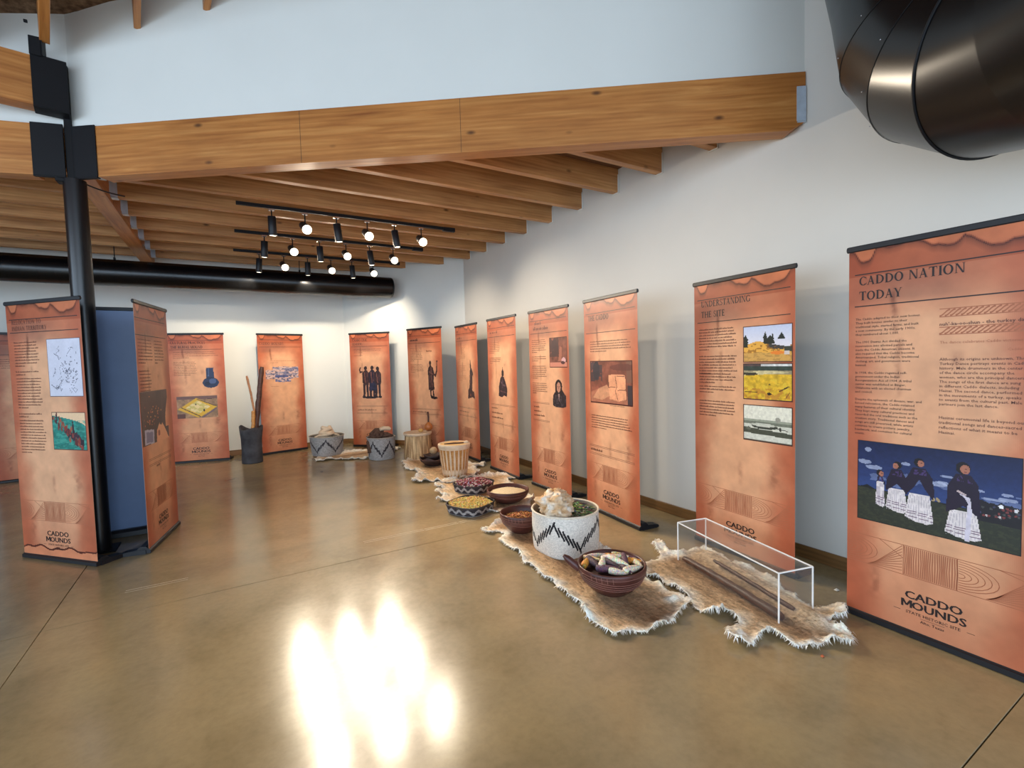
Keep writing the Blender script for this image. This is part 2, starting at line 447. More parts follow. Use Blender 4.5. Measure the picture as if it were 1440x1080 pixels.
gx, gy = np.meshgrid(np.linspace(-6.9, 3.8, nx), np.linspace(-4.9, 7.2, ny), indexing='ij')
gz = roof_z(gx, gy) + 0.03*(vnoise(gx*7, gy*7, 3) - .5)
idx = np.arange(nx*ny).reshape(nx, ny)
rf.add(np.stack([gx, gy, gz], -1).reshape(-1, 3), np.stack([idx[:-1,:-1], idx[:-1,1:], idx[1:,1:], idx[1:,:-1]], -1).reshape(-1, 4), True)
rf.add([(x, y, roof_z(x, y)+.25) for x, y in c4], [(0,1,2,3)])
roof = rf.build('ceiling_upper', M['insul'], **ST)
def rafter(x, y1, y0, drop=0.235, w=0.045, turn=.13):
    L = math.hypot(y1-y0, 0.076*(y1-y0)); m = MB().bbox(0, L, 0, w, -drop, 0.02, .003)
    o = m.build('rafter', M['beam'], roof); o.location = (x+w/2, y1, roof_z(x, y1)-.02); o.rotation_euler = (0, -math.atan(0.076-.13*math.tan(turn)), -PI/2+turn)
    return o
for i in range(9):
    x = -0.53 + 0.48*i
    if x < 3.5: rafter(x, beam_y(x)+.004, -4.6)
for i in range(1, 12):
    x = -1.13 - 0.48*i
    if x > -6.5: rafter(x, left_y(x)-.02, -4.6)
hr = rafter(-1.150, 5.10, -4.6, 0.31, 0.06, .235)

# ------------------------------------------------------------------ beams, column, steel
def beam(name, label, a, d, L, z0, z1, th, prof=None, n_sign=1):
    """glulam from point a (front lower edge) along d; its thickness runs away from the camera"""
    d = Vector(d).normalized(); rz = math.atan2(d.y, d.x)
    t = thing(name, label, 'beam', (a[0], a[1], z0), rz)
    s = n_sign; h = z1-z0
    if prof is None: prof = [(0,0),(L,0),(L,h),(0,h)]
    k = len(prof); m = MB()
    m.add([(x, 0, z) for x, z in prof] + [(x, s*th, z) for x, z in prof], [tuple(range(k)), tuple(range(2*k-1, k-1, -1))] + [(i, k+i, k+(i+1) % k, (i+1) % k) for i in range(k)])
    m.build('glulam', M['beam'], t)
    return t
LB = (W-.012-BX0)/BD.x
t = beam('ring_beam', 'long golden timber beam running from the black column to the right wall', (BX0, BY0), BD, LB, 3.10, 3.50, 0.132,
         [(0,0),(LB-.10,0),(LB,.055),(LB,.40),(0,.40)])
b_ = MB().bbox(LB-.06, LB+.004, -.006, -.0005, .06, .30, .001); b_.box(LB-.055, LB+.004, -.006, .14, .05, .058); b_.build('wall_bracket', M['galv'], t)
pl = MB().bbox(-.235, .0, -.010, -.0005, -.004, .408, .002); pl.bbox(-.235, 0, -.010, .02, -.012, -.004, .001); pl.build('steel_plate', M['plate'], t)
# joints between laminations
for xj in (1.72, 2.982): MB().box(xj, xj+.0028, -.0012, 0.0, .002, .398).build('scarf_joint', M['joint'], t)
t = beam('ring_beam', 'timber beam leaving the black column to the left, level with the long beam', (-1.245, 5.262), BL, 5.5, 3.10, 3.50, 0.132, None, -1)
pl = MB().bbox(-.215, .0, .0005, .010, -.004, .408, .002); pl.bbox(-.215, 0, -.02, .010, -.012, -.004, .001); pl.build('steel_plate', M['plate'], t)
d3 = Vector((-0.985, -0.17, 0)).normalized()
t = beam('ring_beam', 'upper timber beam at the top left corner, above the other two', (-1.175, 5.08), d3, 5.5, 3.575, 3.945, 0.132, None, -1)
pl = MB().bbox(-.205, .0, .0005, .010, -.006, .376, .002); pl.bbox(-.205, 0, -.13, .010, -.014, -.006, .001); pl.bbox(-.205, 0, -.13, .010, .376, .384, .001); pl.build('steel_plate', M['plate'], t)

t = thing('steel_column', 'round black steel column standing behind the tilted banners on the left', 'column', (-1.0, 5.262, 0))
cm = MB(); cm.lathe([(.076, .006), (.076, 3.09)], 40); cm.build('shaft', M['black'], t)
cm = MB(); cm.bbox(-.12, .12, -.12, .12, 0.0005, .010, .002); cm.build('base_plate', M['plate'], t)
cm = MB(); cm.bbox(-.035, .012, -.05, .06, 3.09, 3.985, .004); cm.bbox(-.11, .06, -.05, .05, 3.06, 3.09, .003); cm.build('upper_post', M['plate'], t)
cm = MB(); cm.bbox(-.175, -.105, -.20, -.12, 3.945, 4.085, .003); cm.box(-.104, -.098, -.20, -.10, 3.955, 4.34); cm.build('rafter_shoe', M['plate'], t)
for z in (4.19, 4.27):
    cm = MB(); cm.tube([(-.10, -.16, z), (-.075, -.16, z)], .016, 8); cm.build('bolt', M['plate'], t)
cm = MB(); cm.tube([(-.20, -.16, 4.20), (-.18, -.16, 4.20)], .012, 8); cm.build('bolt', M['plate'], t)
# cable drooping under the beam from the column
cb = [(0.05+.02*i, -.02+.02*i, 3.075-.012*math.sin(i/12*PI)) for i in range(13)]
MB().tube(cb, .006, 8).build('cable', M['plastic'], t)

# ------------------------------------------------------------------ air ducts
t = thing('air_duct', 'long slim black spiral duct under the joists along the back wall', 'duct', (0, 8.6, 2.887))
m = MB(); r = .181
m.lathe([(r, -2.60), (r, 6.66)], 40)
o = m.build('spiral_pipe', M['duct'], t); o.rotation_euler = (0, -PI/2, 0)
m = MB(); m.lathe([(0.0, -2.634), (.12, -2.634), (r-.01, -2.628), (r, -2.61), (r, -2.59)], 40); o = m.build('end_cap', M['duct'], t); o.rotation_euler = (0, -PI/2, 0)
m = MB(); x = -6.6
pts = []
a = 0
while x < 2.58:
    pts.append((x, (r+.001)*math.cos(a), (r+.001)*math.sin(a))); a += PI/10; x += .16/20
m.tube(pts, .0022, 4, False); m.build('spiral_seam', M['duct'], t)
for x in (-1.27, 1.1, -3.6):
    m = MB(); m.tube([(x, 0, r-.002), (x, 0, ZC-2.887-.002)], .006, 8); m.box(x-.012, x+.012, -.02, .02, r-.004, r+.03); m.build('hanger_rod', M['plate'], t)

t = thing('air_duct', 'huge glossy black duct elbow in the top right corner near the ceiling', 'duct', (3.117, 1.025, 0))
Rc, z0, r, ph = 0.533, 2.773, 0.434, -0.412
hv = np.array([math.sin(ph), -math.cos(ph), 0]); sv = np.array([math.cos(ph), math.sin(ph), 0]); kv = np.array([0, 0, 1.0])
cc = hv*Rc + kv*(z0+Rc)
ang = np.linspace(0, 2*PI, 72, endpoint=False)
def dring(tt, rr=r):
    o_ = -hv*math.cos(tt) - kv*math.sin(tt)
    return np.array([cc + o_*(Rc+rr*math.cos(a)) + sv*rr*math.sin(a) for a in ang])
_ax = (-hv*math.sin(.25)+kv*math.cos(.25))*.58          # the riser leans back a little before it goes straight up
rings = [dring(0)+_ax+kv*1.15, dring(0)+_ax] + [dring(tt) for tt in np.linspace(0, PI/2, 5)] + [dring(PI/2)+hv*4.8]
names = ['riser', 'riser'] + ['elbow_gore']*4 + ['straight_pipe']
for i, nm in enumerate(names):
    A, B = rings[i], rings[i+1]; n = len(A)
    m = MB(); m.add(np.concatenate([A, B]), [(q, (q+1) % n, n+(q+1) % n, n+q) for q in range(n)], True)
    if nm == 'straight_pipe': m.add(B, [tuple(range(n))])
    m.build(nm, M['duct'], t)
for i, rad in ((3, .0014), (4, .0014), (5, .006)):
    R_ = rings[i]; cen = R_.mean(0); m = MB()
    m.tube([cen+(p-cen)*1.004 for p in R_] + [cen+(R_[0]-cen)*1.004], rad, 6, False); m.build('seam', M['plate'], t)
m = MB()
for i in (2, 3):
    R_ = dring(np.linspace(0, PI/2, 5)[i-1]-.06, r+.001)
    for p in R_[::6]: m.ball(p, .003, .003, .003, None, 6, 4)
m.build('rivets', M['chrome'], t, kind='stuff')

# ------------------------------------------------------------------ track lights
def aim(d):
    return Vector(d).to_track_quat('-Z', 'Y').to_euler()
ROWS = [(5.775, 'nearest'), (6.95, 'middle'), (8.08, 'farthest')]
HX = [.49, .82, 1.155, 1.50, 1.825, 2.165]
dark_aim = {0: [(.15,.9,-.75), (.75,.35,-.6), (.9,-.25,-.55)], 1: [(-.3,1,-.75), (.45,.85,-.7), (.9,.1,-.6)], 2: [(-.45,.75,-.62), (.1,.85,-.6), (.6,.6,-.6)]}
for ri, (yy, nm) in enumerate(ROWS):
    t = thing('track_light', f'{nm} of the three black ceiling tracks with six lamp heads', 'track light', (0, yy, 3.248), 0, 'ceiling light tracks')
    MB().bbox(.16, 2.60, -.017, .017, -.036, -.001, .003).build('track', M['plate'], t)
    MB().bbox(2.46, 2.62, -.026, .026, -.05, -.001, .004).build('feed_box', M['plate'], t)
    for i, x in enumerate(HX):
        bright = i % 2 == 1
        m = MB()
        d = Vector((.10-.10*(x-1.3), -.84, -.50)) if bright else Vector(dark_aim[ri][i//2])
        d.normalize()
        piv = Vector((x, 0, -.115 if not bright else -.20))
        # head body: can along the aim (bright) or hanging nearly upright (dark)
        bd = d if bright else Vector((d.x*.16, d.y*.16, -1)).normalized()
        a0 = piv - bd*(.0 if not bright else .10); a1 = a0 + bd*(.20 if not bright else .16)
        m.tube([a0, a0+bd*.004, a1-bd*.004, a1], [.036, .041, .041, .039] if not bright else [.034, .040, .050, .052], 24)
        h = m.build('lamp_head', M['plastic'], t)
        m = MB(); m.bbox(x-.03, x+.03, -.018, .018, -.058, -.037, .003); m.build('adaptor', M['chrome'], h)
        m = MB(); m.tube([(x, 0, -.058), (x, 0, -.112 if not bright else -.165)], .007, 8); m.build('stem', M['plate'], h)
        q = Vector((0,0,1)).rotation_difference(bd).to_matrix()
        lp = a1 + bd*.0015
        m = MB(); n = 24; rl = .050 if bright else .030
        dm = [(rl, 0), (rl*.92, rl*.30), (rl*.70, rl*.58), (rl*.40, rl*.76), (.001, rl*.82)] if bright else [(rl, 0), (.001, .001)]
        m.lathe(dm, n); m.v = [np.array([tuple(lp + q @ Vector(tuple(p_))) for p_ in m.v[0]])]
        m.build('lens', M['lens'] if bright else M['lens'], h)
        ld = bpy.data.lights.new('track_spot', 'SPOT'); ld.energy = LAMP_W*(1.28 if bright else (0.9, 0.95, 1.05)[ri]*(1.15 if i < 3 else 0.85)); ld.color = (1.0, 0.85, 0.66)
        ld.spot_size = math.radians(78 if not bright else 96); ld.spot_blend = 1.0; ld.shadow_soft_size = 0.022
        lo = bpy.data.objects.new('track_spot', ld); C.objects.link(lo); lo.parent = t; lo.location = lp + bd*.05 + (d*.01)
        lo.rotation_euler = aim(d)
# ------------------------------------------------------------------ banner stands
BW, BH = 0.80, 2.085
def paper(u, v, seed=0, torn_bottom=False):
    """colour of the parchment print; u across 0..1, v up 0..1"""
    n1 = vnoise(u*3+seed*7, v*7+3, 11, 5); n2 = vnoise(u*9+seed*3, v*22, 12, 4); n3 = vnoise(u*22, v*60+seed, 13, 3)
    cen = np.array([218,163,124.]); edge = np.array([176,96,66.]); red = np.array([168,78,48.])
    e = np.clip(np.minimum(u, 1-u)/0.30 + (n1-.5)*.9, 0, 1); e = e*e*(3-2*e)
    lowf = np.clip((0.22-v)/0.22 + (n1-.5)*.7, 0, 1); topf = np.clip((v-0.80)/0.10 + (n1-.5)*.5, 0, 1)
    w = np.clip(e*(1-.55*lowf)*(1-.75*topf), 0, 1)[..., None]
    c = cen*w + edge*(1-w)
    c = c*(1-.35*np.clip(lowf*(1-e)*1.3, 0, 1)[..., None]) + red*(.35*np.clip(lowf*(1-e)*1.3, 0, 1)[..., None])
    c = c*(0.93 + 0.14*n2[..., None])
    # dark streaky stains
    for (su, sv0, sv1, wd, k) in ((.27,.76,.90,.016,.32), (.30,.60,.78,.02,.16), (.82,.26,.36,.05,.20), (.50,.25,.35,.02,.14), (.17,.05,.16,.03,.18), (.60,.68,.73,.03,.2)):
        wob = su + .03*(vnoise(v*14, v*0+seed, 21, 2)-.5)
        m = np.exp(-((u-wob)/wd)**2)*np.clip((v-sv0)/.03, 0, 1)*np.clip((sv1-v)/.03, 0, 1)*np.clip(n3*2.2-.5, 0, 1)
        c = c*(1-k*1.6*m[..., None]) + np.array([110,52,34.])*(k*1.6*m[..., None])*.8
    sm = np.exp(-((u-.30)/.30)**4)*np.clip((v-.845)/.02, 0, 1)*np.clip((.94-v)/.02, 0, 1)*(.35+.65*vnoise(u*5+seed, v*16, 41, 4))
    c = c*(1-.30*sm[..., None]) + np.array([96,70,74.])*(.22*sm[..., None])
    # torn layered paper along the top
    h1 = 1.004 - .030*np.exp(-((u-.10)/.055)**4) - .024*np.exp(-((u-.53)/.085)**4) - .040*np.clip(np.sin((u-.62)*PI/.34), 0, 1)**.6*((u > .62) & (u < .96)) - .006*np.abs(np.sin(u*19)) + .008*(vnoise(u*16, u*0, 31, 3)-.5)
    top = v > h1
    band = (v > .93) & ~top
    c = np.where(band[..., None], c*np.array([.90,.80,.74]), c)
    tk = np.clip((v-h1)/.006+.5, 0, 1)[..., None]; c = c*(1-tk)+np.array([192,110,72.])*(.88+.22*n2[..., None])*tk
    ek = np.exp(-((v-h1)/.0034)**2)[..., None]*.85; c = c*(1-ek)+np.array([96,40,24.])*ek
    sh = np.clip(1-(h1-v)/.02, 0, 1)*(v < h1)
    c = c*(1-.28*sh[..., None])
    if torn_bottom:
        h2 = .030 + .012*np.abs(np.sin(u*7.5)) + .004*np.sin(u*31)
        c = np.where((v < h2)[..., None], np.array([206,128,90.])*(.9+.2*n2[..., None]), c)
        c = np.where((np.abs(v-h2) < .0035)[..., None], np.array([82,34,24.]), c)
    return np.clip(c, 0, 255)
def panel_mesh(seed, torn=False, nu=120, nv=330):
    u, v = np.meshgrid((np.arange(nu)+.5)/nu, (np.arange(nv)+.5)/nv, indexing='ij')
    col = lin(paper(u, v, seed, torn)).reshape(-1, 3)
    gx, gz = np.meshgrid(np.linspace(-BW/2, BW/2, nu+1), np.linspace(0.028, BH-.012, nv+1), indexing='ij')
    idx = np.arange((nu+1)*(nv+1)).reshape(nu+1, nv+1)
    f = np.stack([idx[:-1,:-1], idx[1:,:-1], idx[1:,1:], idx[:-1,1:]], -1).reshape(-1, 4)
    m = MB(); m.add(np.stack([gx, gx*0, gz], -1).reshape(-1, 3), f, False, col)
    # back skin of the banner, plain grey
    g = tuple(lin((92,96,104)))
    m.add([(-BW/2,.0016,.028),(BW/2,.0016,.028),(BW/2,.0016,BH-.012),(-BW/2,.0016,BH-.012)], [(0,3,2,1)], False, g)
    m.add([(-BW/2,0,.028),(-BW/2,.0016,.028),(-BW/2,.0016,BH-.012),(-BW/2,0,BH-.012)], [(0,3,2,1)], False, (0.5,0.3,0.2))
    m.add([(BW/2,0,.028),(BW/2,.0016,.028),(BW/2,.0016,BH-.012),(BW/2,0,BH-.012)], [(0,1,2,3)], False, (0.5,0.3,0.2))
    o = m.build('tmp', M['print']); me = o.data; bpy.data.objects.remove(o); return me
PANELS = [panel_mesh(0), panel_mesh(1), panel_mesh(2)]
PANEL_TORN = panel_mesh(3, True)

# serif capitals drawn as strokes: stems, hairlines, bowls and serifs, one unit high
T, H_ = 0.195, 0.09
def stem(x, y0=0, y1=1, s0=True, s1=True):
    q = [[(x,y0),(x+T,y0),(x+T,y1),(x,y1)]]
    if s0: q.append([(x-.085,y0),(x+T+.085,y0),(x+T+.085,y0+.045),(x-.085,y0+.045)])
    if s1: q.append([(x-.085,y1-.045),(x+T+.085,y1-.045),(x+T+.085,y1),(x-.085,y1)])
    return q
def bar(x0, x1, y, h=H_): return [[(x0,y),(x1,y),(x1,y+h),(x0,y+h)]]
def diag(x0, y0, x1, y1, w): return [[(x0,y0),(x0+w,y0),(x1+w,y1),(x1,y1)]]
def serif(x, y, w=.30): return [[(x-w/2,y),(x+w/2,y),(x+w/2,y+.045),(x-w/2,y+.045)]]
def arc(cx, cy, rx, ry, a0, a1, t=T, h=H_, n=16):
    q = []
    for i in range(n):
        a, b = [math.radians(a0+(a1-a0)*k/n) for k in (i, i+1)]
        q.append([(cx+rx*math.cos(a), cy+ry*math.sin(a)), (cx+rx*math.cos(b), cy+ry*math.sin(b)), (cx+(rx-t)*math.cos(b), cy+(ry-h)*math.sin(b)), (cx+(rx-t)*math.cos(a), cy+(ry-h)*math.sin(a))])
    return q
def vs(x, y, d): return [[(x,y),(x+.05,y),(x+.05,y+d),(x,y+d)]]
GL = {
 'A': (.90, diag(.10,0,.42,1,.07)+diag(.62,0,.34,1,.17)+bar(.24,.66,.30)+serif(.13,0,.26)+serif(.71,0,.30)),
 'B': (.78, stem(.12)+arc(.36,.76,.30,.24,90,-90)+arc(.38,.27,.34,.27,90,-90)+bar(.2,.4,.94)+bar(.2,.42,.5)+bar(.2,.42,0)),
 'C': (.86, arc(.48,.5,.44,.52,42,318)+vs(.77,.66,.28)+vs(.79,.14,.14)),
 'D': (.96, stem(.12)+arc(.40,.5,.50,.5,90,-90)+bar(.2,.42,.938)+bar(.2,.42,0)),
 'E': (.76, stem(.12)+bar(.2,.64,.94)+bar(.2,.54,.48)+bar(.2,.66,0)+vs(.60,.78,.2)+vs(.64,.02,.2)+vs(.50,.4,.22)),
 'G': (.94, arc(.48,.5,.44,.52,42,320)+vs(.77,.66,.28)+[[(.70,.05),(.86,.05),(.86,.42),(.70,.42)]]+serif(.78,.40,.30)),
 'H': (1.00, stem(.12)+stem(.72)+bar(.2,.8,.48)),
 'I': (.42, stem(.13)),
 'K': (.88, stem(.12)+diag(.26,.44,.62,1,.08)+diag(.62,0,.32,.52,.19)+serif(.70,.955,.26)+serif(.74,0,.28)),
 'L': (.72, stem(.12)+bar(.2,.64,0)+vs(.62,.02,.24)),
 'M': (1.14, diag(.16,0,.16,1,.07)+diag(.50,0,.16,1,.15)+diag(.52,0,.82,1,.07)+stem(.84,0,1)+serif(.19,0,.26)+serif(.19,.955,.22)),
 'N': (.98, diag(.16,0,.16,1,.07)+diag(.70,0,.14,1,.17)+diag(.79,0,.79,1,.07)+serif(.19,0,.26)+serif(.18,.955,.22)+serif(.82,.955,.26)),
 'O': (.96, arc(.48,.5,.44,.52,0,360,T,H_,28)),
 'P': (.76, stem(.12)+arc(.36,.73,.34,.27,90,-90)+bar(.2,.4,.94)+bar(.2,.4,.46)),
 'R': (.86, stem(.12)+arc(.36,.74,.31,.26,90,-90)+bar(.2,.4,.94)+bar(.2,.4,.48)+diag(.66,0,.36,.5,.18)+serif(.78,0,.26)),
 'S': (.66, arc(.33,.745,.26,.275,35,270,.12)+arc(.33,.265,.28,.285,90,-145,.13)+vs(.51,.72,.22)+vs(.05,.06,.24)),
 'T': (.84, stem(.34,0,1,True,False)+bar(.05,.79,.94)+vs(.05,.76,.2)+vs(.74,.76,.2)),
 'U': (.94, stem(.12,.3,1,False,True)+arc(.46,.32,.34,.34,180,360,T,.07)+[[(.74,.3),(.80,.3),(.80,1),(.74,1)]]+serif(.77,.955,.26)),
 'V': (.88, diag(.36,0,.06,1,.18)+diag(.40,0,.74,1,.06)+serif(.15,.955,.30)+serif(.77,.955,.24)),
 'Y': (.84, stem(.34,0,.46,True,False)+diag(.34,.42,.06,1,.17)+diag(.42,.42,.70,1,.06)+serif(.13,.955,.28)+serif(.73,.955,.24)),
 ' ': (.42, []),
}
def serif_text(m, text, x, z, h, y=-.0010, wf=.92):
    """draws text at x, baseline z, cap height h; returns the end x"""
    for ch in text:
        w, strokes = GL[ch]
        for q in strokes:
            area = sum(q[i][0]*q[(i+1) % len(q)][1]-q[(i+1) % len(q)][0]*q[i][1] for i in range(len(q)))
            if area < 0: q = q[::-1]
            m.add([(x+a*h*wf, y, z+b*h) for a, b in q], [tuple(range(len(q)))])
        x += w*h*wf
    return x
_fc = {}
def sans(m, text, x, z, size, y=-.0010, align='L', bold=0.0, res=1, sx=1.0):
    key = (text, round(size, 5), bold, res)
    if key not in _fc:
        cu = bpy.data.curves.new('t', 'FONT'); cu.body = text; cu.size = size; cu.resolution_u = res; cu.offset = bold*size; cu.space_line = 1.0
        ob = bpy.data.objects.new('t', cu); C.objects.link(ob)
        bpy.context.view_layer.update()
        me = bpy.data.meshes.new_from_object(ob.evaluated_get(bpy.context.evaluated_depsgraph_get()))
        v = np.array([tuple(q.co) for q in me.vertices]).reshape(-1, 3); f = [tuple(p.vertices) for p in me.polygons]
        bpy.data.objects.remove(ob); bpy.data.curves.remove(cu); bpy.data.meshes.remove(me); _fc[key] = (v, f)
    v, f = _fc[key]
    if len(v) == 0: return x
    w = (v[:, 0].max())*sx; x0 = x if align == 'L' else (x-w/2 if align == 'C' else x-w)
    m.add(np.stack([v[:, 0]*sx+x0, v[:, 0]*0+y, v[:, 1]+z], -1), f)
    return x0+w
def greek(m, rows, x0, x1, z, pitch, h, seed, y=-.0009):
    """lines of print too small to read in the photograph: runs of short strokes broken into words"""
    r = random.Random(seed)
    for k in range(rows):
        x = x0; end = x1 - r.uniform(0, .14)*(x1-x0) if (k+1) % rows else x0+(x1-x0)*r.uniform(.25,.7)
        zz = z - k*pitch
        while x < end:
            w = min(r.uniform(.012, .05), end-x)
            # a word: small upright strokes on a common line
            q = x
            while q < x+w:
                hh = h*r.choice((.65,.65,.7,1.0))
                m.add([(q,y,zz),(q+h*.32,y,zz),(q+h*.32,y,zz+hh),(q,y,zz+hh)], [(0,1,2,3)])
                m.add([(q,y,zz+h*.3),(q+h*.6,y,zz+h*.3),(q+h*.6,y,zz+h*.46),(q,y,zz+h*.46)], [(0,1,2,3)])
                q += h*.62
            x += w + h*.55
    return z - rows*pitch

class Pic:
    """a small printed picture painted into a grid of coloured cells; x,y in 0..1"""
    def __init__(s, w, h, cell, bg=None):
        s.w, s.h = w, h; s.nx = max(4, int(round(w/cell))); s.ny = max(4, int(round(h/cell)))
        s.x, s.y = np.meshgrid((np.arange(s.nx)+.5)/s.nx, (np.arange(s.ny)+.5)/s.ny, indexing='ij')
        s.c = np.zeros((s.nx, s.ny, 3)); s.a = np.zeros((s.nx, s.ny), bool)
        if bg is not None: s.c[:] = bg; s.a[:] = True
    def put(s, m, col, k=1.0):
        col = np.asarray(col, float)
        s.c[m] = s.c[m]*(1-k) + (col[m] if col.ndim == 3 else col)*k; s.a |= m; return s
    def poly(s, pts, col, k=1.0): return s.put(pip(s.x, s.y, pts), col, k)
    def ell(s, cx, cy, rx, ry, col, k=1.0): return s.put(((s.x-cx)/rx)**2+((s.y-cy)/ry)**2 < 1, col, k)
    def line(s, pts, w, col, k=1.0):
        asp = s.w/s.h
        for (ax, ay), (bx, by) in zip(pts[:-1], pts[1:]):
            px = (s.x-ax)*asp; py = s.y-ay; dx = (bx-ax)*asp; dy = by-ay; l = dx*dx+dy*dy+1e-12
            t = np.clip((px*dx+py*dy)/l, 0, 1); s.put(np.hypot(px-t*dx, py-t*dy) < w/2, col, k)
        return s
    def grad(s, y0, y1, c0, c1, m=None):
        t = np.clip((s.y-y0)/(y1-y0), 0, 1)[..., None]; m = ((s.y >= y0) & (s.y <= y1)) if m is None else m
        return s.put(m, np.asarray(c0, float)*(1-t)+np.asarray(c1, float)*t)
    def grain(s, amt, sc, seed=1, m=None):
        n = vnoise(s.x*sc*s.w/s.h, s.y*sc, seed, 4)[..., None]; k = 1+amt*(n-.5)*2
        s.c = np.where((s.a if m is None else m)[..., None], np.clip(s.c*k, 0, 255), s.c); return s
    def build(s, name, parent, x0, z0, y=-.0012, frame=None):
        m = MB()
        gx, gz = np.meshgrid(np.linspace(x0, x0+s.w, s.nx+1), np.linspace(z0, z0+s.h, s.ny+1), indexing='ij')
        idx = np.arange((s.nx+1)*(s.ny+1)).reshape(s.nx+1, s.ny+1)
        f = np.stack([idx[:-1,:-1], idx[1:,:-1], idx[1:,1:], idx[:-1,1:]], -1)[s.a]
        m.add(np.stack([gx, gx*0+y, gz], -1).reshape(-1, 3), f, False, lin(s.c[s.a]))
        if frame:
            b, col = frame
            m.add([(x0-b,y+.0003,z0-b*1.3),(x0+s.w+b,y+.0003,z0-b*1.3),(x0+s.w+b,y+.0003,z0+s.h+b),(x0-b,y+.0003,z0+s.h+b)], [(0,1,2,3)], False, lin(col))
        return m.build(name, M['photo'], parent)

def ornament(t, z0=.325, z1=.485):
    """tan band of curved and straight hatched lines above the emblem"""
    m = MB(); y = -.0006; h = z1-z0
    def ribbon(pts, w=.0032):
        for (ax, az), (bx, bz) in zip(pts[:-1], pts[1:]):
            dx, dz = bx-ax, bz-az; l = math.hypot(dx, dz)+1e-9; nx_, nz_ = -dz/l*w/2, dx/l*w/2
            m.add([(ax+nx_,y,az+nz_),(ax-nx_,y,az-nz_),(bx-nx_,y,bz-nz_),(bx+nx_,y,bz+nz_)], [(0,1,2,3)])
    ribbon([(-.40,z1),(.40,z1)]); ribbon([(-.40,z0),(.40,z0)])
    for x in (-.13, .09): ribbon([(x,z0),(x,z1)])
    x = -.125
    while x < .088: ribbon([(x,z0+.004),(x+.004*math.sin(x*90),z0+h*.5),(x,z1-.004)], .0045); x += .0085
    for cx, sgn in ((-.395, 1), (.095, 1)):
        for k in range(1, 7):
            r_ = h*.145*k
            pts = [(cx+sgn*r_*1.05*math.cos(a), z1-h*.5+r_*.5*math.sin(a)) for a in np.linspace(-PI/2, PI/2, 13)]
            ribbon([(cx, pts[0][1])] + pts + [(cx, pts[-1][1])])
    for ox in (-.30, .19):
        for k in range(9):
            ribbon([(ox+.006+k*.004, z0+.004+k*.002), (ox+.165, z0+.02+k*h*.105)])
    ribbon([(-.24,z1),(-.13,z0+h*.55)]); ribbon([(.24,z1),(.40,z0+h*.72)])
    return m.build('ornament_band', M['paleink'], t)

LOGO = None
def logo(t):
    global LOGO
    if LOGO is None:
        m = MB(); y = -.0009
        for ddx in (-.0014, 0, .0014):
            sans(m, 'CADDO', ddx, .207, .056, y-.00005*ddx/.0014, 'C', .008, 2, 1.14); sans(m, 'OUNDS', ddx+.023, .157, .056, y-.00005*ddx/.0014, 'C', .008, 2, 1.12)
        mx0, mw, mh = -.132, .048, .0405
        for q in ([(0,0),(.21,0),(.21,1),(0,1)], [(.79,0),(1,0),(1,1),(.79,1)], [(0,1),(.40,.22),(.60,.22),(.24,1)], [(.40,.22),(.60,.22),(1,1),(.76,1)]):
            m.add([(mx0+a*mw, y-.00002, .157+b_*mh) for a, b_ in q], [(0,1,2,3)])
        sans(m, 'STATE HISTORIC SITE', 0.0, .126, .0215, y, 'C', .006, 1, 1.08)
        sans(m, 'Alto, Texas', 0.0, .094, .021, y, 'C', .006, 1)
        for sg in (-1, 1): m.add([(sg*.135,y,.132),(sg*.165,y,.132),(sg*.165,y,.134),(sg*.135,y,.134)], [(0,1,2,3) if sg > 0 else (3,2,1,0)])
        m.add([(-.05,y,.116),(.05,y,.116),(.05,y,.1175),(-.05,y,.1175)], [(0,1,2,3)])
        o = m.build('emblem', M['ink'], t); LOGO = o.data
    else: o = link('emblem', LOGO, None, t)
    o.location = (-.005, 0, 0); return o

SHARED = {}
def shared(name, mat, parent, fn):
    if name not in SHARED:
        m = MB(); fn(m); o = m.build(name, mat, parent); SHARED[name] = o.data; return o
    return link(name, SHARED[name], None, parent)
def f_rail(m):
    m.bbox(-.405, .405, -.008, .010, BH-.014, BH+.018, .004); m.ball((-.406,.001,BH+.002), .007,.011,.017); m.ball((.406,.001,BH+.002), .007,.011,.017)
def f_base(m):
    pr = [(-.014,.004),(-.014,.030),(-.004,.034),(.020,.062),(.060,.066),(.082,.045),(.086,.004)]
    k = len(pr); v = [(-.405,a,b) for a, b in pr]+[(.405,a,b) for a, b in pr]
    m.add(v, [tuple(range(k-1,-1,-1)), tuple(range(k,2*k))]+[(i,(i+1)%k,k+(i+1)%k,k+i) for i in range(k)])
def f_foot(m):
    pr = [(-.01,0),(.150,0),(.175,.008),(.165,.026),(.12,.034),(.05,.040),(-.01,.036)]
    k = len(pr); w = .036
    v = [(-w,a,b+.0005) for a, b in pr]+[(w,a,b+.0005) for a, b in pr]
    m.add(v, [tuple(range(k-1,-1,-1)), tuple(range(k,2*k))]+[(i,(i+1)%k,k+(i+1)%k,k+i) for i in range(k)])
    m.lathe([(0.0,.0265),(.012,.026),(.014,.022)], 12, (0,.13,.008))
def f_pole(m):
    m.tube([(0,.035,.06),(0,.016,BH-.01)], .007, 10)
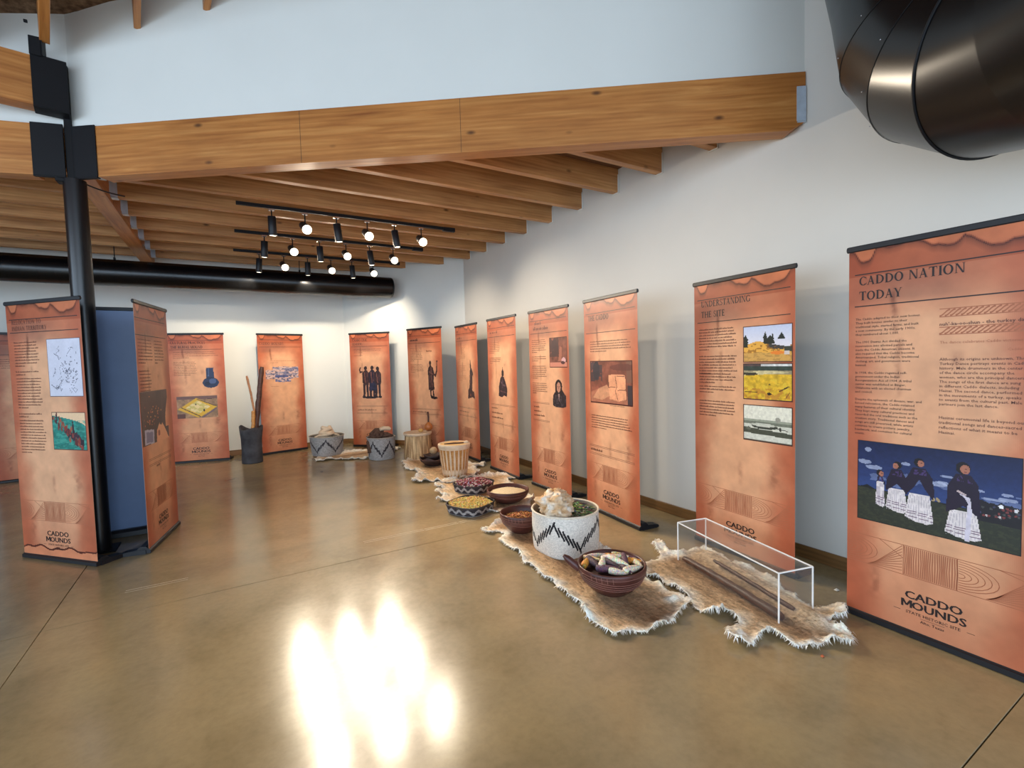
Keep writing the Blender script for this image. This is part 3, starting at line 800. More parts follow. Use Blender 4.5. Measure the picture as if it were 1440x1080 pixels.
def banner(pos, ang, label, pan=None, wf=1.0, foot=True, bare=False, pole=True):
    t = thing('banner_stand', label, 'banner', (pos[0], pos[1], 0), ang, 'exhibit banner stands')
    t.scale = (wf, 1, 1)
    shared('top_rail', M['plastic'], t, f_rail)
    shared('base', M['plastic'], t, f_base)
    for sx in (-.375, .375):
        o = shared('foot', M['plastic'], t, f_foot); o.location = (sx, .03, 0)
        if not foot: o.scale = (1, .45, 1)
    if pole: shared('support_pole', M['galv'], t, f_pole)
    link('printed_panel', pan or PANELS[0], None, t)
    if not bare:
        ornament_shared(t); logo(t)
    return t
ORN = None
def ornament_shared(t):
    global ORN
    if ORN is None: ORN = ornament(t).data
    else: link('ornament_band', ORN, None, t)
def rules(t, z1, z2, x0=-.37, x1=.37):
    for z in (z1, z2):
        MB().add([(x0,-.0008,z-.003),(x1,-.0008,z-.003),(x1,-.0008,z+.003),(x0,-.0008,z+.003)], [(0,1,2,3)]).build('rule_line', M['ink'], t)
def title(t, lines, zs, h=.047, x=-.345, wf=.92, mat='ink'):
    m = MB()
    for s_, z in zip(lines, zs): serif_text(m, s_, x, z, h, wf=wf)
    m.build('title_lettering', M[mat], t)
def text_block(t, spec, seed, mat='softink'):
    m = MB()
    for (rows, x0, x1, z, pitch, h) in spec: greek(m, rows, x0, x1, z, pitch, h, seed+rows)
    m.build('small_print', M[mat], t)
def quote_band(t, z0, z1, text_z, seed, x0=-.34, x1=.34):
    m = MB(); r = random.Random(seed)
    for z in (z0, z1, z0-.012, z1+.012): m.add([(x0,-.0007,z-.0015),(x1,-.0007,z-.0015),(x1,-.0007,z+.0015),(x0,-.0007,z+.0015)], [(0,1,2,3)])
    for z in text_z: greek(m, 1, x0+.02, x1-.01, z, .03, .024, seed+int(z*100))
    m.build('quotation', M['softink'], t)

# 1 ---- right edge of the frame: women in white skirts and dark shawls
t = banner((3.043, .971), -1.582, 'large banner printed with four women in white skirts and dark shawls, against the right wall', PANELS[0])
rules(t, 1.942, 1.767); title(t, ['CADDO NATION', 'TODAY'], [1.882, 1.800], .047, -.35, .945)
m = MB(); z = 1.690; LP = .0212
P1 = ['The Caddo adapted to their new homes.', 'They built houses similar to their', 'traditional style, started farms, and built', 'a new community. By the early 1900s,', 'they numbered about 1,000.', '',
      'The 1901 Dawes Act divided the', 'reservation into allotted parcels and', 'made the Caddo American citizens. It', 'also required that the Caddo become', 'Americanized. Tribal religion, traditional', 'clothing, art, and government were', 'banned.', '',
      'In 1938, the Caddo regained self-', 'government under the Indian', 'Reorganization Act of 1934. A tribal', 'center was established at Binger,', 'Oklahoma with an elected chairman', 'and council.', '',
      'Despite the upheavals of disease, war, and', 'forced relocation, the Caddo retained', 'many features of their cultural identity.', 'They kept many cultural practices and', 'recorded the oral traditions such as the', 'creation story. Traditional dances and', 'songs are still preserved, while artists', 'continue to create pottery, jewelry,', 'beadwork, and costumes for cultural', 'events.']
for s_ in P1:
    if s_: sans(m, s_, -.365, z, .0178, -.0009, 'L', .004, 1)
    z -= LP
m.build('body_text', M['ink'], t)
m = MB()
sans(m, "nuh'-ka-oo-shun - the turkey dance", .005, 1.633, .0235, -.0009, 'L', .012, 1, .98)
m.build('heading_text', M['softink'], t)
m = MB()
sans(m, 'The dance celebrates Caddo victories', .008, 1.545, .019, -.0009, 'L', 0, 1); sans(m, 'Caddo Elders', .25, 1.505, .017, -.0009, 'L', 0, 1)
m.build('quotation', M['paleink'], t)
m = MB(); z = 1.462
for s_ in ['Although its origins are unknown, The', 'Turkey Dance portrays events in Caddo', 'history. Male drummers in the center', 'of the dance circle accompany the', 'women, who are the principal dancers.', 'The songs of the first dance are sung', 'in different Caddo dialects, including', 'Hainai. The second dance, performed', 'in the movements of a turkey, speaks', 'to events from the cultural past. Male', 'partners join the last dance.']:
    sans(m, s_, .008, z, .0192, -.0009, 'L', .006, 1); z -= .0222
z = 1.172
for s_ in ['Hasinai ceremonial life is beyond our', 'traditional songs and dances-sacred', 'reflections of what it means to be', 'Hasinai.']:
    sans(m, s_, .008, z, .0205, -.0009, 'L', .006, 1); z -= .0245
m.build('body_text', M['softink'], t)
def twist(z0, z1):
    m = MB(); n = 9; w = .365/n; y = -.0006
    for z in (z0, z1): m.add([(.005,y,z-.002),(.37,y,z-.002),(.37,y,z+.002),(.005,y,z+.002)], [(0,1,2,3)])
    for k in range(n):
        x = .005+k*w; h = z1-z0
        for off in (0, .5):
            pts = [(x+w*(tt+off), z0+h*(.5-.38*math.cos(tt*PI))) for tt in np.linspace(0, 1, 7) if x+w*(tt+off) < .37]
            for (ax, az), (bx, bz) in zip(pts[:-1], pts[1:]): m.add([(ax,y,az-.004),(bx,y,bz-.004),(bx,y,bz+.004),(ax,y,az+.004)], [(0,1,2,3)])
    m.build('twisted_border', M['paleink'], t)
twist(1.677, 1.716); twist(1.590, 1.626)
p = Pic(.652, .440, .0036, (30,40,80)); x_, y_ = p.x, p.y
p.grad(.40, 1.0, (50,70,124), (20,28,64), y_ > 0)
cl_ = vnoise(x_*7, y_*14, 5, 5); p.put((cl_ > .62) & (y_ > .46) & (y_ < .66), (128,140,176), .6)
for (cx, cy, rx, ry) in ((.12,.68,.06,.028), (.075,.90,.022,.03), (.05,.74,.05,.03), (.34,.78,.03,.02), (.55,.60,.05,.03), (.60,.70,.04,.014), (.58,.62,.04,.02), (.78,.60,.03,.014), (.93,.60,.03,.014), (.93,.55,.05,.018), (.86,.53,.07,.015)):
    p.put((((x_-cx)/rx)**2+((y_-cy)/ry)**2) < .55+.9*vnoise(x_*22, y_*22, 8, 3), (176,184,208), .75)
hz = .42-.05*x_
p.put(y_ < hz, (46,50,40)); p.put((y_ < hz) & (vnoise(x_*40, y_*60, 9, 3) > .55), (58,60,44), .7)
p.put((y_ < hz+.035*np.clip(1-np.abs(x_-.07)/.05, 0, 1)) & (y_ > hz-.01), (26,28,30))
p.put((x_ > .76) & (y_ < hz+.10+.04*vnoise(x_*40, x_*0, 3, 2)) & (y_ > hz-.10), (30,28,34))
rr = random.Random(2)
for k in range(26): p.ell(rr.uniform(.77,.99), .37+rr.uniform(-.05,.10), .008, .012, rr.choice([(200,190,190),(60,60,90),(120,60,60),(70,70,70)]))
p.ell(.90,.47,.014,.02,(230,230,235)); p.ell(.975,.45,.011,.016,(220,220,225))
for k in range(5): p.ell(.535+rr.uniform(-.02,.02), .40+rr.uniform(-.03,.03), .009, .018, (170,150,110))
def woman(cx, head, sh_top, sh_bot, sk_bot, hw, sw, face=1, gap=.0):
    hr = (head[1]-head[0])/2
    asp = p.w/p.h
    p.poly([(cx-sw*.72, sh_bot+.02),(cx+sw*.72, sh_bot+.02),(cx+sw, sk_bot+.03),(cx+sw*.6, sk_bot),(cx-sw*.3, sk_bot+.01),(cx-sw, sk_bot+.05)], (222,214,214))
    for k in range(9):
        f = -1+2*k/8; p.line([(cx+f*sw*.6, sh_bot), (cx+f*sw*.9, sk_bot+.02)], .006, (176,166,176), .7)
    for zz in (.045, .085, .11): p.line([(cx-sw*.93, sk_bot+zz+.02), (cx+sw*.95, sk_bot+zz)], .007, (96,62,92))
    p.poly([(cx-hw*.45, sh_top),(cx+hw*.4, sh_top),(cx+hw*.85, sh_top-.10),(cx+hw, sh_bot+.08),(cx+hw*.95, sh_bot-.03),(cx+hw*.3, sh_bot+.05+gap),(cx, sh_bot+.08+gap*2),(cx-hw*.4, sh_bot+.03+gap),(cx-hw, sh_bot-.02),(cx-hw*.95, sh_top-.15)], (34,24,44))
    p.put(pip(x_, y_, [(cx-hw*.3,sh_top-.02),(cx+hw*.4,sh_top-.02),(cx+hw*.5,sh_top-.09),(cx-hw*.4,sh_top-.08)]) & (vnoise(x_*90, y_*60, 4, 2) > .52), (78,58,110), .8)
    p.ell(cx-.004*face, head[0]+hr*1.05, hr/asp*.95, hr*1.05, (26,20,24)); p.ell(cx+.008*face, head[0]+hr*.85, hr/asp*.62, hr*.80, (164,108,88))
    p.ell(cx+.012*face, head[0]+hr*.95, hr/asp*.14, hr*.08, (60,36,34)); p.ell(cx+.010*face, head[0]+hr*.45, hr/asp*.2, hr*.07, (110,56,52))
woman(.165, (.58,.66), .60, .50, .20, .035, .034)
woman(.28, (.70,.79), .70, .44, .17, .075, .075, -1)
woman(.43, (.765,.865), .755, .42, .10, .095, .092, 1, .06)
woman(.695, (.755,.885), .755, .325, .03, .098, .105, 1)
p.poly([(.705,.02),(.735,.02),(.745,.36),(.735,.50),(.70,.52),(.665,.54),(.70,.50),(.722,.44)], (206,200,214)); p.line([(.665,.56),(.705,.53)], .022, (196,176,176))
p.grain(.10, 30, 3)
p.build('photograph', t, -.346, .577, frame=(.003, (24,20,24)))

# 2 ---- the banner with three landscape photographs
t = banner((3.241, 2.176), -1.636, 'banner with a column of three landscape photographs, standing behind the clear box', PANELS[1], 1.04)
rules(t, 1.955, 1.777); title(t, ['UNDERSTANDING', 'THE SITE'], [1.897, 1.815], .047, -.335, .80)
text_block(t, [(8,-.355,-.02,1.715,.0225,.0125), (7,-.355,-.02,1.505,.0225,.0125), (4,-.355,-.03,1.368,.0225,.0125), (3,-.355,-.03,1.27,.0225,.0125), (6,-.355,-.02,1.155,.0225,.0125)], 11)
q = Pic(.345, .247, .005, (214,220,236)); q.grad(.3, 1, (230,226,232), (190,202,230), q.y > 0)
hill = .44+.10*np.exp(-((q.x-.3)/.22)**2)*1.2+.02*vnoise(q.x*20, q.x*0, 2, 3)
q.put(q.y < .52-.25*np.clip(q.x-.45, 0, 1), (60,60,60)); q.put((q.y < hill-.12*(q.x > .5)), (226,170,72)); q.put((q.y < hill) & (vnoise(q.x*16, q.y*16, 7, 4) > .58), (150,100,40), .8)
for cx, b, tp, w in ((.04,.40,.78,.06), (.47,.5,.84,.045), (.57,.48,.74,.10), (.62,.48,.80,.03), (.80,.62,.80,.07)):
    q.put((np.abs(q.x-cx) < w*(.5+.9*vnoise(q.x*30, q.y*30, 9, 3))*np.clip((tp-q.y)/.15, 0, 1)) & (q.y > b), (32,40,36))
q.line([(.80,.50),(.80,.7)], .012, (50,46,44)); q.put((q.y < .40) & (q.x > .85) & (q.y > .27), (58,62,52)); q.put((q.y < .24), (206,160,84)); q.put((q.y < .26) & (vnoise(q.x*12, q.y*30, 3, 3) > .55), (170,130,70), .7); q.ell(.72,.24,.14,.05,(226,130,50)); q.poly([(.86,.18),(.96,.18),(.96,.28),(.86,.28)], (206,196,190))
q.build('photograph', t, .034, 1.466, frame=(.006, (92,52,44)))
q = Pic(.345, .247, .005, (206,168,48)); q.put(q.y > .80, (52,66,60)); q.put(q.y > .93, (84,70,70)); q.put((q.y > .93) & (q.x > .38), (200,204,204)); q.put((q.y > .72) & (q.y < .82), (150,140,110)); q.put((q.y > .66+.1*q.x) & (q.y < .74+.08*np.sin(q.x*3)), (206,196,150), .8)
q.ell(.14,.72,.17,.045,(58,56,48)); q.grain(.22, 12, 6); q.put((q.y < .66) & (vnoise(q.x*9, q.y*9, 4, 3) > .56), (226,196,66), .6); q.put((q.y < .3) & (vnoise(q.x*14, q.y*10, 5, 3) > .5), (176,112,48), .6)
q.line([(.02,.20),(.30,.20)], .02, (60,44,30)); q.ell(.555,.16,.05,.035,(34,28,28)); q.ell(.56,.42,.025,.02,(60,46,34)); q.line([(.76,.24),(.94,.38)], .03, (44,34,26)); q.line([(.88,.04),(.95,.20)], .014, (90,58,34))
q.build('photograph', t, .034, 1.200, frame=(.006, (70,40,40)))
q = Pic(.345, .247, .005, (222,222,206)); q.put(q.y < .60+.02*vnoise(q.x*18, q.x*0, 2, 3), (150,156,140)); q.put(q.y < .52, (206,208,194)); q.put((q.y < .56-.03*np.abs(q.x-.4)) & (q.y > .46), (112,118,104)); q.ell(.45,.42,.28,.075,(58,62,54)); q.ell(.42,.46,.26,.05,(196,198,184)); q.put((q.y < .36-.07*q.x) & (q.y > .20-.04*q.x), (74,78,66)); q.put(q.y < .17-.05*q.x, (206,208,196)); q.put(q.y < .03, (120,120,104))
q.ell(.73,.64,.05,.08,(150,150,138)); q.ell(.78,.38,.025,.06,(56,56,50)); q.ell(.10,.33,.06,.05,(96,98,86)); q.line([(.70,.40),(.92,.36)], .02, (60,60,54)); q.grain(.1, 20, 2)
q.build('photograph', t, .034, .903, frame=(.006, (60,36,34)))

# 3 ---- large framed scene, right behind the white basket
t = banner((3.077, 3.394), -1.655, 'banner with one large brown framed scene of a painted hide, behind the white basket', PANELS[2])
rules(t, 1.955, 1.765); title(t, ['THE CADDO'], [1.885], .050, -.33, .86)
text_block(t, [(5,-.30,.33,1.675,.0235,.012), (6,-.30,.31,.955,.0235,.012), (1,.0,.31,1.07,.02,.008)], 21)
quote_band(t, .662, .572, (.607,), 31)
q = Pic(.615, .390, .006, (130,74,58)); q.grain(.35, 4, 3); q.put((q.x < .3) & (q.y > .5) & (vnoise(q.x*5, q.y*5, 2, 3) > .42), (58,50,56), .8); q.ell(.15,.78,.09,.24,(54,48,54)); q.put(q.y < .24+.12*np.sin(q.x*4), (182,120,92), .7)
q.poly([(.05,.1),(.2,.34),(.42,.44),(.55,.22),(.3,.06)], (206,150,112), .8); q.poly([(.48,.10),(.46,.68),(.70,.70),(.86,.68),(.88,.12),(.7,.06)], (226,158,118)); q.grain(.12, 14, 8)
for ln in ([(.62,.66),(.66,.40),(.62,.30),(.68,.08)], [(.46,.38),(.63,.40)], [(.66,.66),(.84,.66)], [(.68,.32),(.86,.34)], [(.86,.68),(.88,.10)]): q.line(ln, .016, (84,36,32))
q.put((q.x > .88) & (q.y > .5), (120,82,66)); q.put((q.x > .9) & (q.y < .45), (60,50,54)); q.ell(.80,.86,.3,.08,(96,52,46), .7)
q.build('framed_scene', t, -.298, 1.095, frame=(.009, (66,24,24)))

# 4 ---- small framed scene above a portrait
t = banner((3.147, 4.489), -1.571, 'banner with a small framed scene above a dark portrait bust', PANELS[0], .97)
rules(t, 1.975, 1.827)
m = MB(); greek(m, 1, -.27, .06, 1.925, .05, .042, 3); greek(m, 1, -.30, .26, 1.862, .05, .046, 5); m.build('title_lettering', M['softink'], t)
text_block(t, [(7,-.34,-.03,1.745,.0235,.012), (3,-.34,-.03,1.55,.0235,.012), (7,-.34,-.03,1.44,.0235,.012), (6,-.34,-.03,1.24,.0235,.012)], 41)
quote_band(t, 1.02, .80, (.955, .905, .855), 43, -.34, .01)
q = Pic(.325, .320, .007, (120,72,58)); q.grain(.4, 5, 5); q.put((q.y > .35) & (q.x < .55) & (vnoise(q.x*5, q.y*5, 7, 3) > .4), (72,50,48), .8); q.ell(.30,.65,.22,.3,(70,52,52), .8); q.put(q.y < .15, (196,128,106)); q.poly([(.5,.2),(.62,.7),(.72,.66),(.7,.2)], (160,100,80)); q.ell(.82,.22,.12,.1,(206,160,160)); q.ell(.78,.14,.12,.05,(70,40,44))
q.build('framed_scene', t, .040, 1.437, frame=(.006, (60,26,26)))
q = Pic(.27, .31, .0075); q.poly([(.02,.05),(.05,.42),(.30,.62),(.72,.62),(.97,.42),(.98,.05),(.75,.0),(.25,.0)], (40,32,36)); q.ell(.46,.75,.25,.25,(34,24,26)); q.poly([(.24,.75),(.22,.45),(.72,.45),(.70,.75)], (34,24,26)); q.ell(.46,.72,.14,.18,(180,128,104)); q.ell(.41,.74,.03,.02,(40,26,26)); q.ell(.53,.74,.03,.02,(40,26,26)); q.line([(.46,.73),(.47,.66)], .02, (130,84,70)); q.line([(.41,.61),(.52,.61)], .018, (80,40,38)); q.poly([(.40,.5),(.54,.5),(.48,.2)], (150,124,120)); q.put(q.a & (vnoise(q.x*14, q.y*14, 2, 3) > .58) & (q.y < .45), (92,82,92), .5)
q.build('portrait', t, .075, .985)

# 5 ---- seated robed figure
t = banner((3.145, 5.564), -1.595, 'banner with a seated robed figure, beside the banner of a figure on rocks', PANELS[1])
rules(t, 1.965, 1.846)
m = MB(); greek(m, 1, -.32, .26, 1.89, .05, .04, 8); m.build('title_lettering', M['softink'], t)
text_block(t, [(7,-.34,-.02,1.765,.0235,.012), (4,-.34,-.02,1.555,.0235,.012)], 51); quote_band(t, .93, .66, (.865, .80, .735), 53)
def robed(seed):
    q = Pic(.25, .40, .0085); c = (48,36,42)
    if seed == 0:      # seated
        q.poly([(.0,.02),(.05,.35),(.22,.62),(.38,.70),(.62,.68),(.85,.45),(.98,.28),(.9,.02),(.6,.06),(.4,.0)], c); q.ell(.5,.80,.13,.11,(44,30,32)); q.poly([(.44,.85),(.5,1.0),(.58,.85)], (40,28,30)); q.line([(.30,.5),(.55,.4),(.8,.38)], .05, (96,76,84)); q.line([(.2,.2),(.8,.16)], .03, (110,78,78)); q.line([(.5,.65),(.45,.3)], .03, (86,68,80))
    elif seed == 1:    # standing on rocks
        q.poly([(.0,.0),(.05,.22),(.25,.28),(.3,.15),(.55,.22),(.9,.18),(1,.0),(.6,.05),(.4,.02)], (64,42,44)); q.poly([(.22,.2),(.30,.5),(.36,.7),(.46,.78),(.62,.76),(.82,.62),(.78,.55),(.70,.6),(.66,.3),(.60,.16),(.35,.14)], c); q.poly([(.36,.78),(.44,1.0),(.54,.84),(.56,.76)], (58,38,38)); q.line([(.40,.6),(.5,.25)], .04, (104,76,72)); q.line([(.55,.65),(.58,.3)], .03, (90,66,66)); q.ell(.4,.1,.08,.04,(150,90,70))
    else:              # standing, one arm raised
        q = Pic(.27, .66, .0085); q.poly([(.14,.24),(.16,.5),(.12,.7),(.2,.80),(.38,.84),(.58,.78),(.66,.66),(.60,.45),(.66,.24),(.4,.21)], (56,40,40)); q.ell(.34,.905,.10,.055,(52,36,34)); q.line([(.34,.87),(.36,.82)], .06, (60,42,38)); q.poly([(.60,.70),(.72,.62),(.84,.72),(.88,.92),(.94,.92),(.94,.70),(.78,.54),(.64,.6)], (60,42,40)); q.ell(.92,.945,.07,.02,(60,44,40)); q.poly([(.26,.22),(.36,.22),(.40,.06),(.30,.06)], c); q.poly([(.50,.22),(.60,.22),(.62,.06),(.52,.06)], c); q.ell(.62,.035,.28,.03,(36,28,30)); q.ell(.42,.055,.12,.03,(36,28,30)); q.line([(.4,.78),(.46,.3)], .03, (112,76,68)); q.line([(.28,.7),(.28,.3)], .02, (96,68,64)); q.line([(.22,.68),(.56,.62)], .016, (120,80,70))
    q.grain(.35, 16, seed+3); return q
robed(0).build('illustration', t, -.10, 1.035)

# 6 ---- figure on rocks
t = banner((3.22, 6.812), -1.584, 'banner with a tall pointed figure on rocks, nearest the far corner on the right wall', PANELS[2])
rules(t, 1.96, 1.852)
m = MB(); greek(m, 1, -.33, .02, 1.88, .05, .038, 12); m.build('title_lettering', M['softink'], t)
text_block(t, [(10,-.33,-.03,1.765,.0235,.012), (5,-.33,-.03,1.45,.0235,.012), (4,-.33,-.03,1.29,.0235,.012)], 61, 'paleink'); quote_band(t, .80, .66, (.72,), 63)
q = robed(1); q.h = .62; q.build('illustration', t, .03, .945)

# 7 ---- raised arm figure
t = banner((2.817, 7.571), -1.143, 'banner with a robed figure raising one arm, behind the small pale log drum', PANELS[0], .98)
rules(t, 1.973, 1.852)
m = MB(); greek(m, 1, -.33, .28, 1.885, .05, .045, 14); m.build('title_lettering', M['ink'], t)
text_block(t, [(9,-.34,-.04,1.76,.026,.013), (6,-.34,-.03,1.49,.026,.013)], 71); quote_band(t, .755, .66, (.69,), 73)
m = MB(); greek(m, 1, .05, .25, 1.70, .03, .03, 6); m.build('caption', M['softink'], t)
robed(2).build('illustration', t, .035, .92)

# 8 ---- three figures
t = banner((2.248, 8.864), -.767, 'banner with three dark standing figures side by side, behind the basket of dark hide', PANELS[1])
rules(t, 2.005, 1.850); title(t, ['CADDO CIVIC', 'LEADERS'], [1.945, 1.875], .045, -.34, .80)
text_block(t, [(3,-.32,.30,1.79,.028,.013), (1,-.32,.25,1.68,.02,.012)], 81); quote_band(t, .76, .62, (.675,), 83, -.30, .32)
q = Pic(.44, .62, .009)
for cx, hh, dk in ((.30,.0,0), (.60,.01,1), (.85,-.02,2)):
    c = ((60,36,34), (46,34,48), (54,34,36))[dk]
    q.ell(cx, .93+hh, .075, .058, (52,32,32)); q.poly([(cx-.16,.78+hh),(cx-.05,.87+hh),(cx+.06,.87+hh),(cx+.15,.78+hh),(cx+.15,.5),(cx+.10,.44),(cx-.10,.44),(cx-.15,.5)], c)
    q.poly([(cx-.13,.46),(cx-.02,.46),(cx-.05,.10),(cx-.15,.08)], (56,36,38)); q.poly([(cx+.01,.46),(cx+.12,.46),(cx+.10,.10),(cx+.02,.08)], (50,34,38))
    q.ell(cx-.10,.075,.09,.03,(38,28,32)); q.ell(cx+.08,.075,.09,.03,(38,28,32)); q.line([(cx-.06,.8+hh),(cx-.02,.5)], .03, (120,74,62)); q.line([(cx+.08,.8+hh),(cx+.05,.55)], .02, (96,60,58))
q.poly([(.46,.5),(.74,.5),(.78,.26),(.42,.26)], (40,40,62)); q.poly([(.14,.80),(.02,.78),(.0,.90),(.06,.97),(.10,.95),(.06,.88),(.08,.84),(.2,.84)], (60,38,36)); q.ell(.5,.05,.3,.02,(44,32,34)); q.grain(.4, 18, 6)
q.build('illustration', t, -.225, .875)

# 9 ---- blue village scene
t = banner((.829, 9.357), .244, 'pale pink banner with a blue cut-out scene, behind the hollow log of poles', PANELS[2], .95)
rules(t, 1.992, 1.868); title(t, ['CADDO MOUNDS'], [1.905], .045, -.37, .88, 'softink')
text_block(t, [(2,-.2,.32,1.62,.03,.012), (1,-.2,.1,1.175,.03,.012)], 91, 'paleink')
q = Pic(.62, .31, .009); edge = .10*vnoise(q.x*9, q.y*9, 2, 4)
msk = (q.x > .0+edge) & (q.x < 1-edge*.3) & (q.y > .24+edge-.2*((q.x > .3) & (q.x < .75))) & (q.y < 1-edge-.18*(q.x < .25))
q.put(msk, (164,152,162)); n_ = vnoise(q.x*8, q.y*11, 5, 4); q.put(msk & (n_ > .52), (204,172,160)); q.put(msk & (n_ < .42), (118,116,142)); q.put(msk & (q.y < .48) & (q.y > .35) & (q.x > .3) & (q.x < .68), (74,86,130)); q.put(msk & (vnoise(q.x*20, q.y*26, 6, 3) > .62), (70,70,96), .8); q.put(msk & (q.y < .2) & (vnoise(q.x*24, q.y*9, 7, 2) > .5), (84,96,140))
q.build('illustration', t, -.31, 1.225)

# 10 --- bottle and yellow excavation
t = banner((-.421, 9.283), -.229, 'banner with a dark blue bottle and a yellow excavation photo, against the back wall', PANELS[0])
rules(t, 1.985, 1.836); title(t, ['CULTURAL PRACTICES', 'THE BURIAL MOUND'], [1.925, 1.855], .042, -.35, .82)
text_block(t, [(4,-.32,.33,1.79,.03,.012), (9,-.32,.02,1.63,.026,.012)], 101, 'softink')
q = Pic(.235, .33, .008); q.poly([(.24,.45),(.26,.98),(.20,1.0),(.76,1.0),(.70,.98),(.72,.45)], (44,56,88)); q.ell(.5,.27,.49,.26,(40,50,80)); q.ell(.62,.34,.22,.13,(84,104,150), .7); q.ell(.30,.22,.16,.10,(26,32,56), .8); q.line([(.38,.6),(.40,.95)], .03, (80,98,140)); q.line([(.3,.5),(.7,.5)], .02, (26,32,54))
q.build('bottle_picture', t, .07, 1.205)
q = Pic(.575, .355, .008, (150,120,92)); q.grain(.3, 7, 3); q.put(q.y > .86, (110,84,80)); q.poly([(.02,.42),(.48,.92),(.98,.48),(.58,.06),(.5,.02)], (214,172,56)); q.poly([(.20,.46),(.50,.80),(.82,.50),(.52,.18)], (200,186,110)); q.put(pip(q.x, q.y, [(.20,.46),(.50,.80),(.82,.50),(.52,.18)]) & (vnoise(q.x*14, q.y*12, 6, 3) > .55), (226,206,150)); q.line([(.10,.50),(.56,.06)], .035, (70,54,56)); q.line([(.50,.86),(.95,.52)], .03, (76,60,56)); q.line([(.62,.02),(.96,.40)], .06, (110,92,100)); q.ell(.66,.34,.02,.06,(40,36,40)); q.ell(.46,.62,.012,.04,(70,60,50)); q.put((q.y < .2) & (q.x < .2), (96,60,50)); q.line([(.72,.98),(.72,.86),(.95,.84)], .01, (60,44,40))
q.build('photograph', t, -.308, .727)

# 11 --- right of the black column, seen at a slant
t = banner((-.555, 5.301), 1.375, 'slanted banner right of the black column with a dark brown cut-out photo', PANELS[1], .96)
rules(t, 1.958, 1.817, -.40, .34)
m = MB(); greek(m, 1, -.37, .14, 1.875, .05, .045, 16); greek(m, 1, -.37, .0, 1.84, .05, .02, 17); m.build('title_lettering', M['paleink'], t)
text_block(t, [(8,-.36,-.02,1.775,.028,.013), (8,-.36,-.10,1.51,.028,.013), (8,.02,.26,1.775,.028,.013)], 111)
q = Pic(.66, .455, .007, (70,54,52)); q.grain(.3, 3, 4); q.put((q.x > .55) & (q.x < .75), (54,44,46), .7); rr = random.Random(7)
for k in range(40): q.ell(rr.gauss(.42,.16), rr.gauss(.52,.14), .012, .014, rr.choice([(200,120,60),(180,90,70),(210,150,90),(140,74,60)]))
q.poly([(.50,.0),(.52,.22),(.62,.34),(.70,.30),(.75,.34),(.86,.2),(.97,.02),(1,.0)], (224,164,124)); q.ell(.60,.16,.04,.06,(150,84,60)); q.poly([(.07,.02),(.09,.30),(.42,.26),(.40,.0)], (176,176,196)); q.poly([(.13,.05),(.14,.25),(.37,.22),(.36,.03)], (120,120,150)); q.a[(q.x > .96-.08*np.sin(q.y*PI*1.4)) & (q.y > .25)] = False
q.build('photograph', t, -.385, .885, frame=None)
quote_band(t, .76, .70, (), 113, -.27, .30)
m = MB(); greek(m, 1, -.10, .14, .67, .03, .028, 18); m.build('quotation', M['softink'], t)

# 12 --- left of the black column
t = banner((-1.23, 5.141), -.815, 'banner left of the black column with a white map drawing above a teal painting', PANEL_TORN, 1.05)
rules(t, 1.955, 1.85); title(t, ['RELOCATION TO', 'INDIAN TERRITORY'], [1.916, 1.866], .034, -.345, .92, 'softink')
for nm in ('title_lettering',): pass
text_block(t, [(9,-.335,-.06,1.765,.0235,.012), (2,-.335,-.08,1.53,.0235,.013), (11,-.335,-.05,1.475,.0235,.012), (2,-.335,-.08,1.19,.0235,.013), (12,-.335,-.05,1.135,.0235,.012)], 121)
q = Pic(.345, .445, .006, (206,204,216)); q.grain(.04, 6, 2)
rr = random.Random(5)
for k in range(9):
    x0_, y0_ = rr.uniform(.1,.9), rr.uniform(.1,.95); pts = [(x0_, y0_)]
    for j in range(6): x0_ += rr.uniform(-.09,.12); y0_ += rr.uniform(-.09,.07); pts.append((x0_, y0_))
    q.line(pts, .007, (110,110,124), .9)
for k in range(60): q.ell(rr.gauss(.68,.14), rr.gauss(.42,.12), .016, .012, (90,90,104), .8)
q.line([(.2,.75),(.32,.70),(.34,.64)], .012, (70,70,84)); q.line([(.06,.20),(.22,.12),(.34,.22),(.44,.30)], .012, (70,70,84))
q.build('map_drawing', t, .030, 1.338, frame=(.004, (84,74,84)))
q = Pic(.345, .288, .006, (34,120,108)); q.grain(.35, 9, 6); q.put(q.y > .62+.3*(1-q.x)**.5+.0*q.x, (228,190,150)); q.poly([(1,1),(.45,1),(1,.72)], (228,190,150)); q.put((vnoise(q.x*6, q.y*20, 5, 3) > .56) & (q.y < .8), (80,160,140), .6)
for k in range(70):
    s_ = rr.random(); cx = .08+.8*s_+rr.gauss(0,.05); cy = .88-.78*s_+rr.gauss(0,.07); q.ell(cx, cy, .018+.02*s_, .05+.05*s_, rr.choice([(96,44,44),(130,56,48),(60,40,52),(150,84,60),(44,34,44)]))
q.line([(.62,.68),(.62,.45)], .05, (50,36,44)); q.ell(.62,.74,.025,.03,(60,36,36))
q.build('painting', t, .030, .918, frame=(.005, (84,48,44)))

